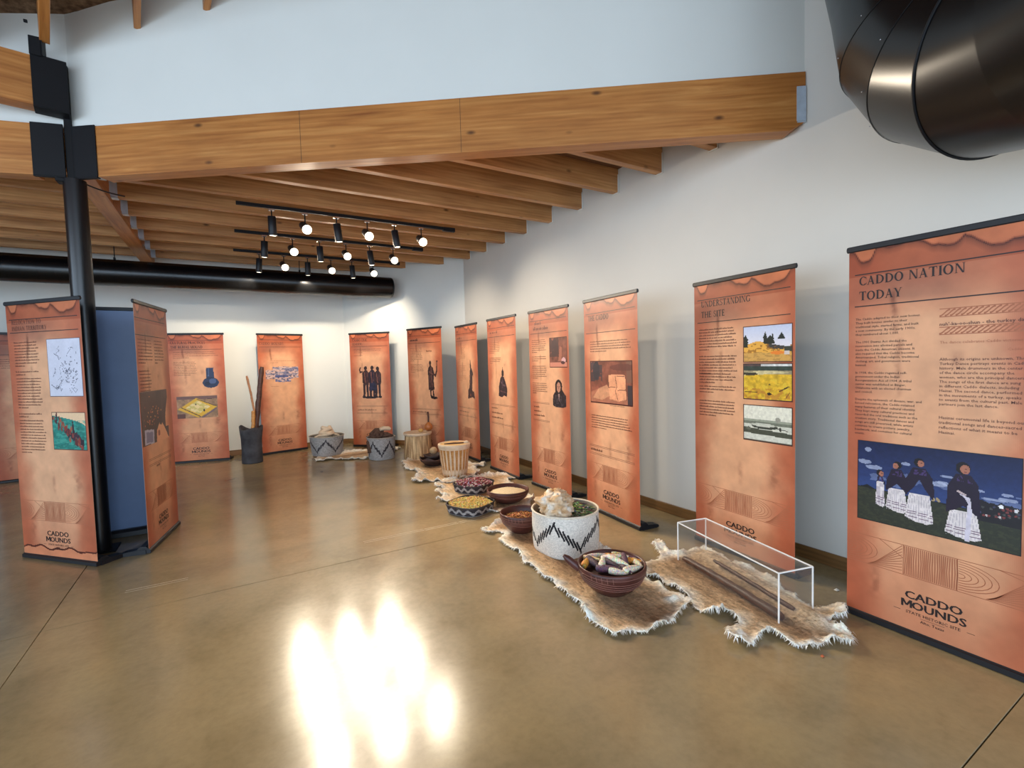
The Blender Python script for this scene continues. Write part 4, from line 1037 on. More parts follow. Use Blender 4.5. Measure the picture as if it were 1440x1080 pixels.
# 13 --- far left, cut by the frame
t = banner((-2.42, 9.38), .10, 'banner at the left edge of the room with drawn pole frames of round houses', PANELS[1])
rules(t, 1.985, 1.79); title(t, ['CADDO'], [1.905], .060, -.02, .92)
text_block(t, [(5,-.32,.33,1.72,.03,.012)], 131)
for zc in (1.32, .99):
    m = MB(); y = -.0009
    def rib(pts, w):
        for (ax, az), (bx, bz) in zip(pts[:-1], pts[1:]):
            dx, dz = bx-ax, bz-az; l = math.hypot(dx, dz)+1e-9; n0, n1 = -dz/l*w/2, dx/l*w/2
            m.add([(ax+n0,y,az+n1),(ax-n0,y,az-n1),(bx-n0,y,bz-n1),(bx+n0,y,bz+n1)], [(0,1,2,3)])
    for f in (-1,-.6,-.2,.2,.6,1): rib([(.05+f*.17*math.cos(a), zc-.11+.24*math.sin(a)) for a in np.linspace(0, PI/2, 9)], .009)
    for a in (.25, .6, .95): rib([(.05-.17*math.cos(a), zc-.11+.24*math.sin(a)), (.05+.17*math.cos(a), zc-.11+.24*math.sin(a))], .008)
    rr = random.Random(int(zc*100))
    for k in range(9): 
        x0_ = .02+rr.uniform(-.10,.18); rib([(x0_, zc-.12), (x0_+.06, zc+.06)], .016)
    rib([(-.16,zc-.12),(.27,zc-.12)], .014)
    m.build('house_frame_drawing', M['ink'], t)

# 14 --- the banner seen from behind
t = banner((-.945, 5.62), PI, 'blue-grey back of a banner turned away, between the two tilted banners by the column', PANELS[0], .97, False, False, False)
MB().add([(-BW/2+.002,.0024,.03),(BW/2-.002,.0024,.03),(BW/2-.002,.0024,BH-.012),(-BW/2+.002,.0024,BH-.012)], [(0,3,2,1)]).build('back_sheet', M['blueback'], t)
# ------------------------------------------------------------------ deer hides spread on the floor
def hide(name, label, outline, axis, step=.012, seed=0, zfun=None, tone=(0,0,0), fringe=900, fur=3500, stripe=.05, ew=.085, lumps=(), pale=None):
    P_ = np.array(outline); x0, y0 = P_.min(0)-.05; x1, y1 = P_.max(0)+.05
    gx, gy = np.meshgrid(np.arange(x0, x1, step), np.arange(y0, y1, step), indexing='ij')
    sd = seg_dist(gx, gy, outline); ins = pip(gx, gy, outline); sd = np.where(ins, sd, -sd)
    sd = sd + .028*(vnoise(gx*16, gy*16, seed+1, 3)-.5) + .012*(vnoise(gx*60, gy*60, seed+2, 2)-.5)
    dx, dy = np.gradient(sd, step)
    keep = (sd[:-1,:-1]+sd[1:,:-1]+sd[1:,1:]+sd[:-1,1:])/4 > 0
    g2 = dx*dx+dy*dy+.2; k = np.where(sd < 0, np.clip(-sd/g2, 0, step), 0); vx = gx+k*dx; vy = gy+k*dy
    sdp = np.maximum(sd, 0)
    def height(x, y, s):
        z = .009 + .010*(vnoise(x*9, y*9, seed+3, 3)) + .042*np.exp(-s/.026)*np.clip(vnoise(x*11, y*11, seed+4, 2)*2.4-.75, 0, 1)
        for (qx_, qy_) in lumps: z = z + .030*np.exp(-((x-qx_)**2+(y-qy_)**2)/.040**2)*(.6+.8*vnoise(x*40, y*40, seed+8, 2))
        return z + (0 if zfun is None else zfun(x, y))*np.clip(s/.04, .25, 1)
    z = height(vx, vy, sdp)
    (ax, ay), (bx, by) = axis; L = math.hypot(bx-ax, by-ay); ux, uy = (bx-ax)/L, (by-ay)/L
    def colour(x, y, s, sd2=0):
        ac = np.abs((x-ax)*(-uy)+(y-ay)*ux); al = (x-ax)*ux+(y-ay)*uy
        n = vnoise(al*14, (x*(-uy)+y*ux)*60, seed+5, 3); n2 = vnoise(x*5, y*5, seed+6, 3)
        br = np.array([206,178,144.])+np.array(tone); dk = np.array([150,120,94.])+np.array(tone); cr = np.array([252,242,226.])
        w = np.exp(-(ac/(stripe*1.6))**2)*.75 + .45*np.clip(n2*2-.9, 0, 1)
        c = br*(1-w)[..., None]+dk*w[..., None]
        e = np.clip(1-(s-.010)/ew+(n2-.5)*1.1, 0, 1)[..., None]
        for (qx_, qy_) in lumps: e = np.maximum(e, np.clip(1.5*np.exp(-((x-qx_)**2+(y-qy_)**2)/.045**2), 0, 1)[..., None])
        if pale is not None: e = np.maximum(e, .8*np.clip(pale(x, y), 0, 1)[..., None])
        c = c*(1-e)+cr*e
        return np.clip(c*(.84+.32*n[..., None]), 0, 255)
    cx = (vx[:-1,:-1]+vx[1:,1:])/2; cy = (vy[:-1,:-1]+vy[1:,1:])/2; cs = (sdp[:-1,:-1]+sdp[1:,1:])/2
    col = lin(colour(cx, cy, cs))[keep]
    idx = np.arange(gx.size).reshape(gx.shape)
    f = np.stack([idx[:-1,:-1], idx[1:,:-1], idx[1:,1:], idx[:-1,1:]], -1)[keep]
    used = np.unique(f); rem = -np.ones(gx.size, int); rem[used] = np.arange(len(used))
    v = np.stack([vx, vy, z], -1).reshape(-1, 3)[used]
    cx0, cy0 = P_.mean(0)
    t = thing(name, label, 'animal hide', (cx0, cy0, 0), 0, 'deer hides on the floor')
    off = np.array([cx0, cy0, 0])
    m = MB(); m.add(v-off, rem[f], True, col); o = m.build('skin', M['hide'], t)
    md = o.modifiers.new('thick', 'SOLIDIFY'); md.thickness = .005; md.offset = -1
    # fur lying along the body and a pale fringe round the edge
    rs = np.random.RandomState(seed+9)
    iv = used[rs.randint(0, len(used), fur+fringe*6)]
    px, py, ps = vx.ravel()[iv], vy.ravel()[iv], sdp.ravel()[iv]; gxx, gyy = dx.ravel()[iv], dy.ravel()[iv]
    edge = ps < .018; sel = np.concatenate([np.nonzero(edge)[0][:fringe], np.nonzero(~edge)[0][:fur]])
    px, py, ps, gxx, gyy, edge = px[sel], py[sel], ps[sel], gxx[sel], gyy[sel], edge[sel]
    px = px+rs.uniform(-step/2, step/2, len(px)); py = py+rs.uniform(-step/2, step/2, len(py))
    ln = rs.uniform(.012, .026, len(px)); a = np.where(edge, np.arctan2(-gyy, -gxx)+rs.normal(0, .5, len(px)), math.atan2(uy, ux)+rs.normal(0, .3, len(px)))
    zz = height(px, py, ps); wd = np.where(edge, .0032, .0024)
    tx, ty = px+ln*np.cos(a), py+ln*np.sin(a); qx, qy = -np.sin(a)*wd, np.cos(a)*wd
    tz = np.where(edge, np.maximum(zz*.5, .002), zz+.006)
    V = np.stack([np.stack([px+qx, py+qy, zz+.0008], -1), np.stack([px-qx, py-qy, zz+.0008], -1), np.stack([tx, ty, tz], -1)], 1).reshape(-1, 3)-off
    F = np.arange(len(V)).reshape(-1, 3)
    cc = lin(np.clip(colour(px, py, ps)*rs.uniform(.82, 1.22, (len(px), 1)), 0, 255))
    m = MB(); m.add(V, F, False, cc); m.build('fur', M['hide'], t, kind='stuff')
    return t
def ridge(a, b, h, w):
    (ax, ay), (bx, by) = a, b
    def fn(x, y):
        l = (bx-ax)**2+(by-ay)**2; t = np.clip(((x-ax)*(bx-ax)+(y-ay)*(by-ay))/l, 0, 1)
        d = np.hypot(x-ax-t*(bx-ax), y-ay-t*(by-ay))
        return h*np.exp(-(d/w)**2)*(.75+.5*vnoise(x*7, y*7, 33, 3))
    return fn
rL1 = ridge((3.00, 2.28), (2.74, 1.40), .060, .075); rL2 = ridge((2.62, 2.45), (2.44, 1.80), .016, .05)
hide('deer_hide', 'large brown deer hide lying under the clear box, head end with white paws towards us',
     [(2.877,2.706),(2.923,2.674),(2.84,2.50),(2.90,2.44),(3.02,2.46),(3.148,2.431),(3.129,2.278),(3.063,2.053),(3.085,1.983),(3.013,1.753),(2.953,1.58),(2.901,1.497),(3.001,1.44),(3.001,1.363),(2.937,1.323),(2.86,1.357),(2.824,1.355),(2.764,1.292),(2.785,1.265),(2.75,1.208),(2.68,1.18),(2.62,1.235),(2.581,1.268),(2.51,1.27),(2.437,1.339),(2.447,1.399),(2.455,1.48),(2.338,1.475),(2.258,1.459),(2.19,1.500),(2.24,1.600),(2.40,1.628),(2.453,1.692),(2.437,1.747),(2.376,1.715),(2.316,1.747),(2.334,1.836),(2.425,2.038),(2.44,2.187),(2.417,2.353),(2.531,2.473),(2.657,2.476),(2.76,2.50),(2.80,2.60)],
     ((2.80, 2.50), (2.58, 1.30)), .0115, 40, lambda x, y: rL1(x, y)+rL2(x, y), (0,0,0), 1100, 5200, .05, .085, [(2.225,1.495),(2.29,1.55),(2.70,1.215),(2.62,1.25),(2.51,1.29),(2.97,1.36),(2.42,1.73),(2.35,1.76),(2.77,1.28),(2.86,2.62)], ridge((3.06,2.26),(2.86,1.55),.8,.075))
hide('deer_hide', 'tan deer hide under the zigzag basket and the bowl of corn ears',
     [(1.875,3.78),(2.009,3.842),(2.171,3.90),(2.33,3.70),(2.50,3.42),(2.50,2.868),(2.40,2.309),(2.372,2.069),(2.349,1.904),(2.237,1.89),(2.168,1.842),(2.017,1.837),(1.893,1.852),(1.85,1.888),(1.751,1.905),(1.716,1.969),(1.732,2.059),(1.712,2.136),(1.789,2.257),(1.794,2.39),(1.836,2.619),(1.802,2.706),(1.848,2.838),(1.834,3.008),(1.90,3.155),(1.899,3.365),(1.912,3.507),(2.02,3.607),(1.98,3.692),(1.915,3.667)],
     ((2.15, 3.8), (2.05, 1.85)), .0115, 60, None, (4,0,-4), 1000, 4200, .07, .085, [(1.90,3.66),(1.86,3.40),(1.80,2.75),(1.74,2.14),(1.78,2.36),(2.30,2.00)])
hide('deer_hide', 'pale fringed hide under the bean and kernel trays and the cream meal bowl',
     [(2.45,5.70),(2.70,5.55),(2.957,5.62),(3.247,5.392),(3.25,5.27),(2.98,5.20),(2.90,4.95),(2.85,4.40),(2.60,4.10),(2.25,4.15),(2.028,4.40),(1.95,4.661),(1.99,4.78),(1.90,4.901),(2.05,5.05),(2.02,5.22),(2.15,5.28),(2.12,5.50),(2.242,5.70)],
     ((2.4, 5.6), (2.4, 4.3)), .017, 80, None, (20,16,8), 900, 1500, .05, .14, [(1.95,4.72),(1.93,4.92),(2.06,5.04),(2.06,5.22),(2.16,5.36),(2.15,5.55),(3.18,5.33),(2.95,5.55),(2.02,4.55),(2.85,5.0)])
hide('deer_hide', 'pale shaggy hide under the two drums and the dark shell bowl',
     [(2.245,7.182),(2.37,7.216),(2.62,7.12),(2.80,6.95),(2.928,6.75),(3.02,6.436),(3.226,6.291),(3.10,6.10),(2.93,6.12),(2.90,5.80),(2.72,5.64),(2.519,5.62),(2.385,5.486),(2.249,5.503),(2.22,5.70),(2.05,5.76),(1.957,5.85),(2.003,6.00),(2.17,6.124),(2.20,6.462),(2.12,6.65),(2.178,6.85)],
     ((2.4, 7.1), (2.5, 5.6)), .018, 100, None, (20,16,8), 900, 1300, .05, .15, [(2.02,5.86),(2.10,5.78),(2.22,5.66),(2.27,5.53),(2.20,6.18),(2.24,6.45),(2.16,6.66),(2.20,6.85),(2.28,7.10),(3.15,6.25),(3.0,6.5),(2.40,5.55),(2.1,6.05)])
hide('deer_hide', 'pale hide strip on the floor between the two grey zigzag baskets',
     [(1.131,8.22),(1.30,8.45),(1.50,8.50),(1.80,8.58),(2.125,8.50),(2.45,8.56),(2.62,8.42),(2.50,8.22),(2.20,8.08),(1.95,7.90),(1.80,7.72),(1.72,7.85),(1.492,7.92),(1.40,8.06),(1.245,8.02),(1.132,8.08)],
     ((1.2, 8.15), (2.4, 8.3)), .02, 120, None, (16,12,8), 450, 700, .05, .13, [(1.2,8.12),(1.3,8.06),(1.5,7.98),(1.66,7.92),(1.85,7.84),(1.6,8.45),(2.5,8.45),(2.3,8.2)])

# ------------------------------------------------------------------ clear box with two wooden tools
bx_c = Vector((2.806, 1.91, 0)); bang = math.atan2(1.50-2.373, 2.575-2.787)
t = thing('display_case', 'long clear acrylic box standing over the big deer hide', 'display case', (bx_c.x, bx_c.y, .006), bang)
bl, bw, bh, th_ = .90, .245, .292, .005
for nm, a in (('side_pane', (-bl/2, bl/2, -bw/2, -bw/2+th_, 0, bh-th_)), ('side_pane', (-bl/2, bl/2, bw/2-th_, bw/2, 0, bh-th_)),
              ('end_pane', (-bl/2, -bl/2+th_, -bw/2+th_+.0002, bw/2-th_-.0002, 0, bh-th_)), ('end_pane', (bl/2-th_, bl/2, -bw/2+th_+.0002, bw/2-th_-.0002, 0, bh-th_)),
              ('top_pane', (-bl/2, bl/2, -bw/2, bw/2, bh-th_+.0002, bh))):
    MB().box(*a).build(nm, M['acrylic'], t)
e = .0032
for sy in (-1, 1):
    y = sy*bw/2
    MB().box(-bl/2, bl/2, y-e, y+e, bh-e, bh+e).build('frosted_edge', M['acryl_edge'], t)
    MB().box(-bl/2, bl/2, y-e*.5, y+e*.5, .0005, e*.9).build('frosted_edge', M['acryl_edge'], t)
    for sx in (-1, 1): MB().box(sx*bl/2-e, sx*bl/2+e, y-e, y+e, 0, bh).build('frosted_edge', M['acryl_edge'], t)
for sx in (-1, 1): MB().box(sx*bl/2-e, sx*bl/2+e, -bw/2, bw/2, bh-e, bh+e).build('frosted_edge', M['acryl_edge'], t)
def stick(name, label, cat, pts, rad, mat, n=12, seed=0, group=None):
    P0 = Vector(pts[0]); r = random.Random(seed); out_ = []; rr = []
    N = 22
    for i in range(N+1):
        f = i/N*(len(pts)-1); k = min(int(f), len(pts)-2); q = Vector(pts[k]).lerp(Vector(pts[k+1]), f-k)
        q = q + Vector((r.uniform(-1,1), r.uniform(-1,1), r.uniform(-1,1)))*rad[0]*.10 - P0; out_.append(q)
        rr.append((rad[0]+(rad[-1]-rad[0])*i/N)*r.uniform(.93, 1.07)*(.75 if i in (0, N) else 1))
    o = MB().tube(out_, rr, n).build(name, mat); o.location = P0; tag(o, label, cat, group); return o
stick('digging_stick', 'thick dark wooden tool lying along the front inside the clear box', 'tool', [(2.80,2.33,.045),(2.71,1.93,.050),(2.61,1.50,.040)], [.020,.028], M['darkpole'], 12, 3)
stick('digging_stick', 'shorter thin dark stick beside the thick tool inside the clear box', 'tool', [(2.875,2.13,.078),(2.80,1.83,.072),(2.715,1.49,.058)], [.012,.014], M['darkpole'], 10, 5)

# ------------------------------------------------------------------ woven baskets
def sup_r(a, n): return (abs(math.cos(a))**n+abs(math.sin(a))**n)**(-1/n)
def basket(t, rb, rt, h, n0, n1, pat, colf, rim_c, rim_r=.009, rot=0.0, sx=1.0, nth=216, nz=48, fill=.8):
    def rad(f, a):
        n = n0+(n1-n0)*f; return (rb+(rt-rb)*f**.75)*sup_r(a-rot, n)*(1 if n0 == n1 == 2 else .97)
    th = np.arange(nth)*2*PI/nth; v = []
    for i in range(nz+1):
        f = i/nz
        for k in range(nth):
            r_ = rad(f, th[k]) + .0011*math.sin(i*PI)*0 + (.0010 if (i+k//6) % 2 else 0); v.append((r_*sx*math.cos(th[k]), r_*math.sin(th[k]), f*h))
    f_ = []; c_ = []
    for i in range(nz):
        for k in range(nth):
            f_.append((i*nth+k, i*nth+(k+1) % nth, (i+1)*nth+(k+1) % nth, (i+1)*nth+k)); c_.append(colf(pat((th[k]+PI/nth), (i+.5)/nz), i, k))
    m = MB(); m.add(v, f_, False, [tuple(lin(c)) for c in c_])
    m.add([(rad(0, a)*sx*math.cos(a), rad(0, a)*math.sin(a), .0005) for a in th], [tuple(range(nth-1,-1,-1))], False, tuple(lin(rim_c)))
    m.build('woven_wall', M['basket'], t)
    m = MB(); q = th[::3]; w = .007
    iv = [((rad(1, a)-w)*sx*math.cos(a), (rad(1, a)-w)*math.sin(a), h) for a in q] + [((rad(fill*.9, a)-w)*sx*math.cos(a), (rad(fill*.9, a)-w)*math.sin(a), h*fill*.9) for a in q]
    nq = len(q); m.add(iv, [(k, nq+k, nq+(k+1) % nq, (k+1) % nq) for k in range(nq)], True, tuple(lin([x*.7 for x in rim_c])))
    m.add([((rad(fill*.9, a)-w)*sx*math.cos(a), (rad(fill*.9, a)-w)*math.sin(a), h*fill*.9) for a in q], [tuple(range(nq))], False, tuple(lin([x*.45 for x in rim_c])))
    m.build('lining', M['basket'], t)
    m = MB(); pts = [(rad(1, a)*sx*math.cos(a), rad(1, a)*math.sin(a), h+.002) for a in th[::2]]
    m.tube(pts+[pts[0], pts[1]], rim_r, 8, False, True, tuple(lin(rim_c))); m.build('rim', M['basket'], t)
    return rad
def zigzag(front, phase, period, zhi, zlo, dth, hz, wid=.42):
    """dyed step marks that follow a zigzag round the wall; 1 = dark"""
    def pat(a, f):
        x = math.degrees(a)-front+phase; x = (x+180*99) % 360
        best = 0
        k0 = math.floor(x/dth)
        for k in (k0-2, k0-1, k0, k0+1, k0+2):
            xc = (k+.5)*dth; s = (xc/period) % 1.0; tri = 2*s if s < .5 else 2-2*s
            zc = zlo+(zhi-zlo)*tri; up = 1 if s < .5 else -1
            b = (f-zc)/hz; aa = (x-xc)/(dth/2)
            bb = max(-1, min(1, b*1.25))
            if abs(b) < 1 and (abs(aa - up*1.15*bb) < wid*(1.15-.35*abs(b)) or (.74 < abs(b) and 0 < (aa*up-1.0*math.copysign(1, b))*math.copysign(1, b) < .55)): best = 1
        return best
    return pat
rng = random.Random(12)
def two_tone(light, dark, jit=.10):
    jt = {}
    def fn(p, i, k):
        j = jt.setdefault((i, k//3), 1+rng.uniform(-jit, jit)); c = dark if p else light
        return [min(255, x*j) for x in c]
    return fn
def face(x, y): return math.degrees(math.atan2(-y, -x))

bxp, byp = 2.272, 3.053
t = thing('woven_basket', 'big white basket with bold black zigzag, holding a cream bundle and green herbs', 'basket', (bxp, byp, .012))
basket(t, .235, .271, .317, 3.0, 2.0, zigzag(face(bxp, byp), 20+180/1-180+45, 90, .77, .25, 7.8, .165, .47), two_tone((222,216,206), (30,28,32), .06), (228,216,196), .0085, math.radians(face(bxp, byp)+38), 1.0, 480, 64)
def crumple(name, label, cat, c, r, seed, cols, tuck=.3):
    m = MB(); nu, nv = 72, 48; v = []; cc = []
    for i in range(nv+1):
        t_ = PI*i/nv
        for k in range(nu):
            a = 2*PI*k/nu; d = Vector((math.sin(t_)*math.cos(a), math.sin(t_)*math.sin(a), math.cos(t_)))
            n1 = mnoise.noise(d*1.7+Vector((seed,0,0))); n2 = abs(mnoise.noise(d*3.2+Vector((0,seed,0)))); n3 = abs(mnoise.noise(d*7+Vector((0,0,seed))))
            s_ = 1+.28*n1-.50*n2+.22*(.3-n3)
            v.append((d.x*r[0]*s_, d.y*r[1]*s_, d.z*r[2]*s_))
    f = [(i*nu+k, (i+1)*nu+k, (i+1)*nu+(k+1) % nu, i*nu+(k+1) % nu) for i in range(nv) for k in range(nu)]
    va = np.array(v); fa = np.array(f); fc = va[fa].mean(1)/np.array(r)
    n_ = np.array([mnoise.noise(Vector(q)*2.3+Vector((5+seed,1,2))) for q in fc])*.5+.5
    w = np.clip(n_*2-.5, 0, 1)[:, None]
    m.add(va, f, True, lin(np.array(cols[0])*(1-w)+np.array(cols[1])*w))
    o = m.build(name, M['cloth']); o.location = c; return tag(o, label, cat)
crumple('rawhide_bundle', 'crumpled cream rawhide bundle in the big white basket', 'bundle', (2.150, 3.015, .385), (.150,.150,.115), 3, ((240,228,212), (206,160,108)))
# herbs: a loose heap of narrow leaves
m = MB(); rs = random.Random(8)
for k in range(520):
    a = rs.uniform(0, 2*PI); q = math.sqrt(rs.random())
    px, py = .075+q*.155*math.cos(a), .03+q*.17*math.sin(a)
    if math.hypot(px, py) > .235: continue
    z = .285+.035*(1-q)+rs.uniform(-.012,.014); b = rs.uniform(0, 2*PI); l = rs.uniform(.03,.07); w = rs.uniform(.003,.006)
    dx, dy = math.cos(b), math.sin(b); up = rs.uniform(-.006,.016)
    c = lin([x*rs.uniform(.7,1.3) for x in rs.choice(((120,134,100),(140,152,116),(98,114,84),(168,172,136)))])
    m.add([(px-dy*w*.3,py+dx*w*.3,z),(px+dy*w*.3,py-dx*w*.3,z),(px+dx*l*.5+dy*w,py+dy*l*.5-dx*w,z+up),(px+dx*l,py+dy*l,z+up*.3),(px+dx*l*.5-dy*w,py+dy*l*.5+dx*w,z+up)], [(0,1,2,3,4)], False, tuple(np.minimum(c,1)))
o = m.build('dried_herbs', M['seed'], None, kind='stuff'); o.location = (bxp, byp, .012); tag(o, 'heap of dried grey green herbs in the big white basket', 'herbs', None, 'stuff')

t = thing('woven_basket', 'grey zigzag basket with a coiled tan braid, leftmost on the floor by the pink banner', 'basket', (1.394, 8.549, .020))
basket(t, .225, .281, .318, 2.6, 2.0, zigzag(face(1.394, 8.549), 72-32+36, 72, .78, .26, 9.0, .17, .42), two_tone((156,154,152), (52,48,54), .10), (176,166,150), .010, .4, 1, 240, 44)
m = MB(); pts = []
for k in range(120):
    a = k/119*2*PI*4; rr_ = .105-.06*(k/119); pts.append((rr_*math.cos(a)*1.15, rr_*math.sin(a), .0+.15*(k/119)+.012*math.sin(a*1.5)))
m.tube(pts, .031, 8)
for s_ in (-1, 1): m.tube([(s_*.08, -.02, .03), (s_*.14, -.05, .02), (s_*.19, -.03, -.005)], .018, 8)
o = m.build('cord_coil', M['rawhide']); o.location = (1.39, 8.52, .335); tag(o, 'coiled tan braid lying on the leftmost grey basket', 'cord')
t = thing('woven_basket', 'grey zigzag basket with dark rolled fur, in front of the three figures banner', 'basket', (2.078, 7.69, .004))
basket(t, .190, .227, .345, 2.6, 2.0, zigzag(face(2.078, 7.69), 36, 72, .76, .24, 9.0, .17, .42), two_tone((160,158,156), (48,44,50), .10), (170,160,150), .010, .3, 1, 240, 44)
m = MB(); m.tube([(-.20,-.06,.10),(-.19,-.02,.26),(-.13,.02,.335),(-.02,.03,.355),(.10,.0,.345),(.17,-.04,.32)], [.035,.05,.06,.062,.05,.035], 14)
m.tube([(-.14,.06,.36),(-.05,.08,.41),(.06,.07,.42)], [.045,.06,.045], 12)
v = m.v
o = m.build('fur_roll', simple('dark_fur', (88,68,58), .9, 0, .5, 26.0, .9, .1)); o.location = (2.078, 7.69, .02); tag(o, 'dark brown fur roll stuffed in the grey basket', 'fur')
o = MB().tube([(-.06,0,0),(.0,.01,.012),(.08,.0,.005),(.11,-.01,-.01)], [.028,.036,.034,.02], 12).build('rawhide_roll', M['rawhide']); o.location = (2.13, 7.70, .468); tag(o, 'pale rawhide roll lying on top of the dark fur', 'rawhide')

# flat trays with wave borders
def wave_pat(n, h0=.5):
    def pat(a, f):
        w = h0+.20*math.sin(a*n); return 0 if (abs(f-w) < .16 or f < .08) else 1
    return pat
def seeds(name, label, cat, c, sx, sy, z, n, size, cols, dome, seed, low=False, kind_group=None, shape=3.0):
    rs = random.Random(seed); m = MB(); k = 0
    # an uneven bed underneath so that no gap shows
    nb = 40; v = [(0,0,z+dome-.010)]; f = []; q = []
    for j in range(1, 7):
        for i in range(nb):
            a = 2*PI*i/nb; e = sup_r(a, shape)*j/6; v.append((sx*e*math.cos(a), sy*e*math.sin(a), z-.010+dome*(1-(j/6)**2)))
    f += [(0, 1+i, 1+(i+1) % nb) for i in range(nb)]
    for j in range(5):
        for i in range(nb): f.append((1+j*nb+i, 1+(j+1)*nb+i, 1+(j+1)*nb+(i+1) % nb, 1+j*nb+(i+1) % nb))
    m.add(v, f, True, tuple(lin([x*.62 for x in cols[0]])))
    while k < n:
        a = rs.uniform(0, 2*PI); e = math.sqrt(rs.random()); r_ = sup_r(a, shape)*e
        x, y = sx*r_*math.cos(a), sy*r_*math.sin(a); zz = z+dome*(1-e*e)+rs.uniform(-.004,.004)
        rot = Matrix.Rotation(rs.uniform(0, PI), 3, 'Z') @ Matrix.Rotation(rs.uniform(-.5,.5), 3, 'Y')
        s_ = size*rs.uniform(.85, 1.15); c_ = rs.choice(cols)
        m.ball((x, y, zz), s_, s_*.62, s_*.5, rot, 6, 4, tuple(lin([min(255, u*rs.uniform(.85, 1.12)) for u in c_]))); k += 1
    o = m.build(name, M['seed'], None, kind='stuff'); o.location = c; return tag(o, label, cat, None, 'stuff')
dkb = two_tone((158,152,148), (52,46,50), .12)
t = thing('woven_tray', 'low dark wave-bordered tray heaped with red and white beans', 'basket', (2.426, 5.036, .016))
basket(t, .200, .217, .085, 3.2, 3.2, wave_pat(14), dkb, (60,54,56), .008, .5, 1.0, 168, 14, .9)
seeds('speckled_beans', 'heap of red and white beans in the rear wave-bordered tray', 'beans', (2.426, 5.036, .016), .198, .198, .088, 620, .013, ((150,52,58),(126,40,46),(214,190,184),(196,150,146),(110,34,40)), .030, 4)
t = thing('woven_tray', 'low dark wave-bordered tray full of yellow corn kernels', 'basket', (2.069, 4.386, .004))
basket(t, .206, .222, .082, 3.2, 3.2, wave_pat(14), dkb, (64,58,58), .008, .45, 1.0, 168, 14, .9)
seeds('corn_kernels', 'yellow corn kernels filling the nearer wave-bordered tray', 'kernels', (2.069, 4.386, .004), .204, .204, .082, 1100, .0085, ((232,200,116),(220,184,92),(240,214,144),(212,168,80)), .014, 5)

# ------------------------------------------------------------------ clay bowls
def bowl(label, c, r, h, foot=.42, lines=3, seed=0, mat='clay', tail=False, wavy=0.0):
    t = thing('clay_bowl', label, 'bowl', c)
    prof = [(0.001,.0005),(r*foot,.0005),(r*foot*1.02,.004),(r*.66,h*.20),(r*.88,h*.47),(r*.985,h*.74),(r*1.0,h*.93),(r*.99,h*.985),(r*.965,h),(r*.93,h*.97),(r*.90,h*.75),(r*.78,h*.45),(r*.5,h*.20),(.001,h*.12)]
    fn = None
    if wavy: fn = lambda q, z, a: (q, z*(1+wavy*math.sin(a*5+.6)*(z/h)**2))
    m = MB(); m.lathe(prof, 64, (0,0,0), True, None, fn); m.build('body', M[mat], t)
    fa = math.radians(face(c[0], c[1])); k_ = 0
    def surf(a, f):
        zz = [p[1] for p in prof[2:9]]; rr_ = [p[0] for p in prof[2:9]]; return np.interp(f*h, zz, rr_)
    for li in range(lines):
        m = MB(); pts = []
        for j in range(40):
            a = fa-1.3+2.9*j/39; f = .86-.085*li-.10*max(0, math.sin((j/39-.15)*PI))*(1 if li else .2)
            q = surf(a, f)+.0006; pts.append((q*math.cos(a), q*math.sin(a), f*h))
        m.tube(pts, .0013, 5); m.build('incised_line', M['incise'], t)
    for j in range(5 if lines > 3 else 0):
        m = MB(); a = fa-.62+.16*j; pts = []
        for u_ in np.linspace(.92, .74, 6): q = surf(a, u_)+.0006; pts.append((q*math.cos(a+.03*(1-u_)*4), q*math.sin(a+.03*(1-u_)*4), u_*h))
        m.tube(pts, .0013, 5); m.build('incised_line', M['incise'], t)
    if tail:
        a = fa-1.45; ca, sa = math.cos(a), math.sin(a); m = MB()
        m.tube([(ca*r*.95, sa*r*.95, h*.80), (ca*r*1.12, sa*r*1.12, h*.93), (ca*r*1.30, sa*r*1.30, h*1.12), (ca*r*1.40, sa*r*1.40, h*1.22)], [.030,.026,.022,.010], 12)
        m.build('handle', M[mat], t)
    return t
bowl('dark red clay bowl with incised swirls, full of corn ears, nearest on the hides', (2.073, 2.298, .014), .219, .190, .42, 5, 1, 'clay', True)
bowl('reddish clay bowl of orange seeds left of the big white basket', (2.165, 3.556, .014), .188, .178, .42, 4, 2)
bowl('wide brown clay bowl of cream meal beside the trays', (2.511, 4.384, .010), .226, .150, .40, 3, 3)
t = bowl('dark wavy-rimmed bowl holding a shell, between the two drums', (2.543, 6.619, .016), .196, .120, .5, 1, 4, 'clay_dark', False, .14)
t = thing('turtle_shell', 'dark shell cup resting in the wavy-rimmed bowl', 'shell', (2.56, 6.66, .085), .4)
m = MB(); m.lathe([(.03,.0),(.09,.015),(.128,.05),(.138,.085),(.130,.083),(.085,.030),(.001,.02)], 40, (0,0,0), True, None, lambda q, z, a: (q*(1+.05*math.sin(a*6)), z*(1+.10*math.sin(a*3)*(q > .1)))); m.build('shell', M['clay_dark'], t)
o = MB().ball((0,0,0), .058, .058, .052, None, 20, 14, None, .06).build('small_gourd', M['tan_gourd']); o.location = (2.545, 6.60, .235); tag(o, 'round pale gourd sitting in the dark shell cup', 'gourd')
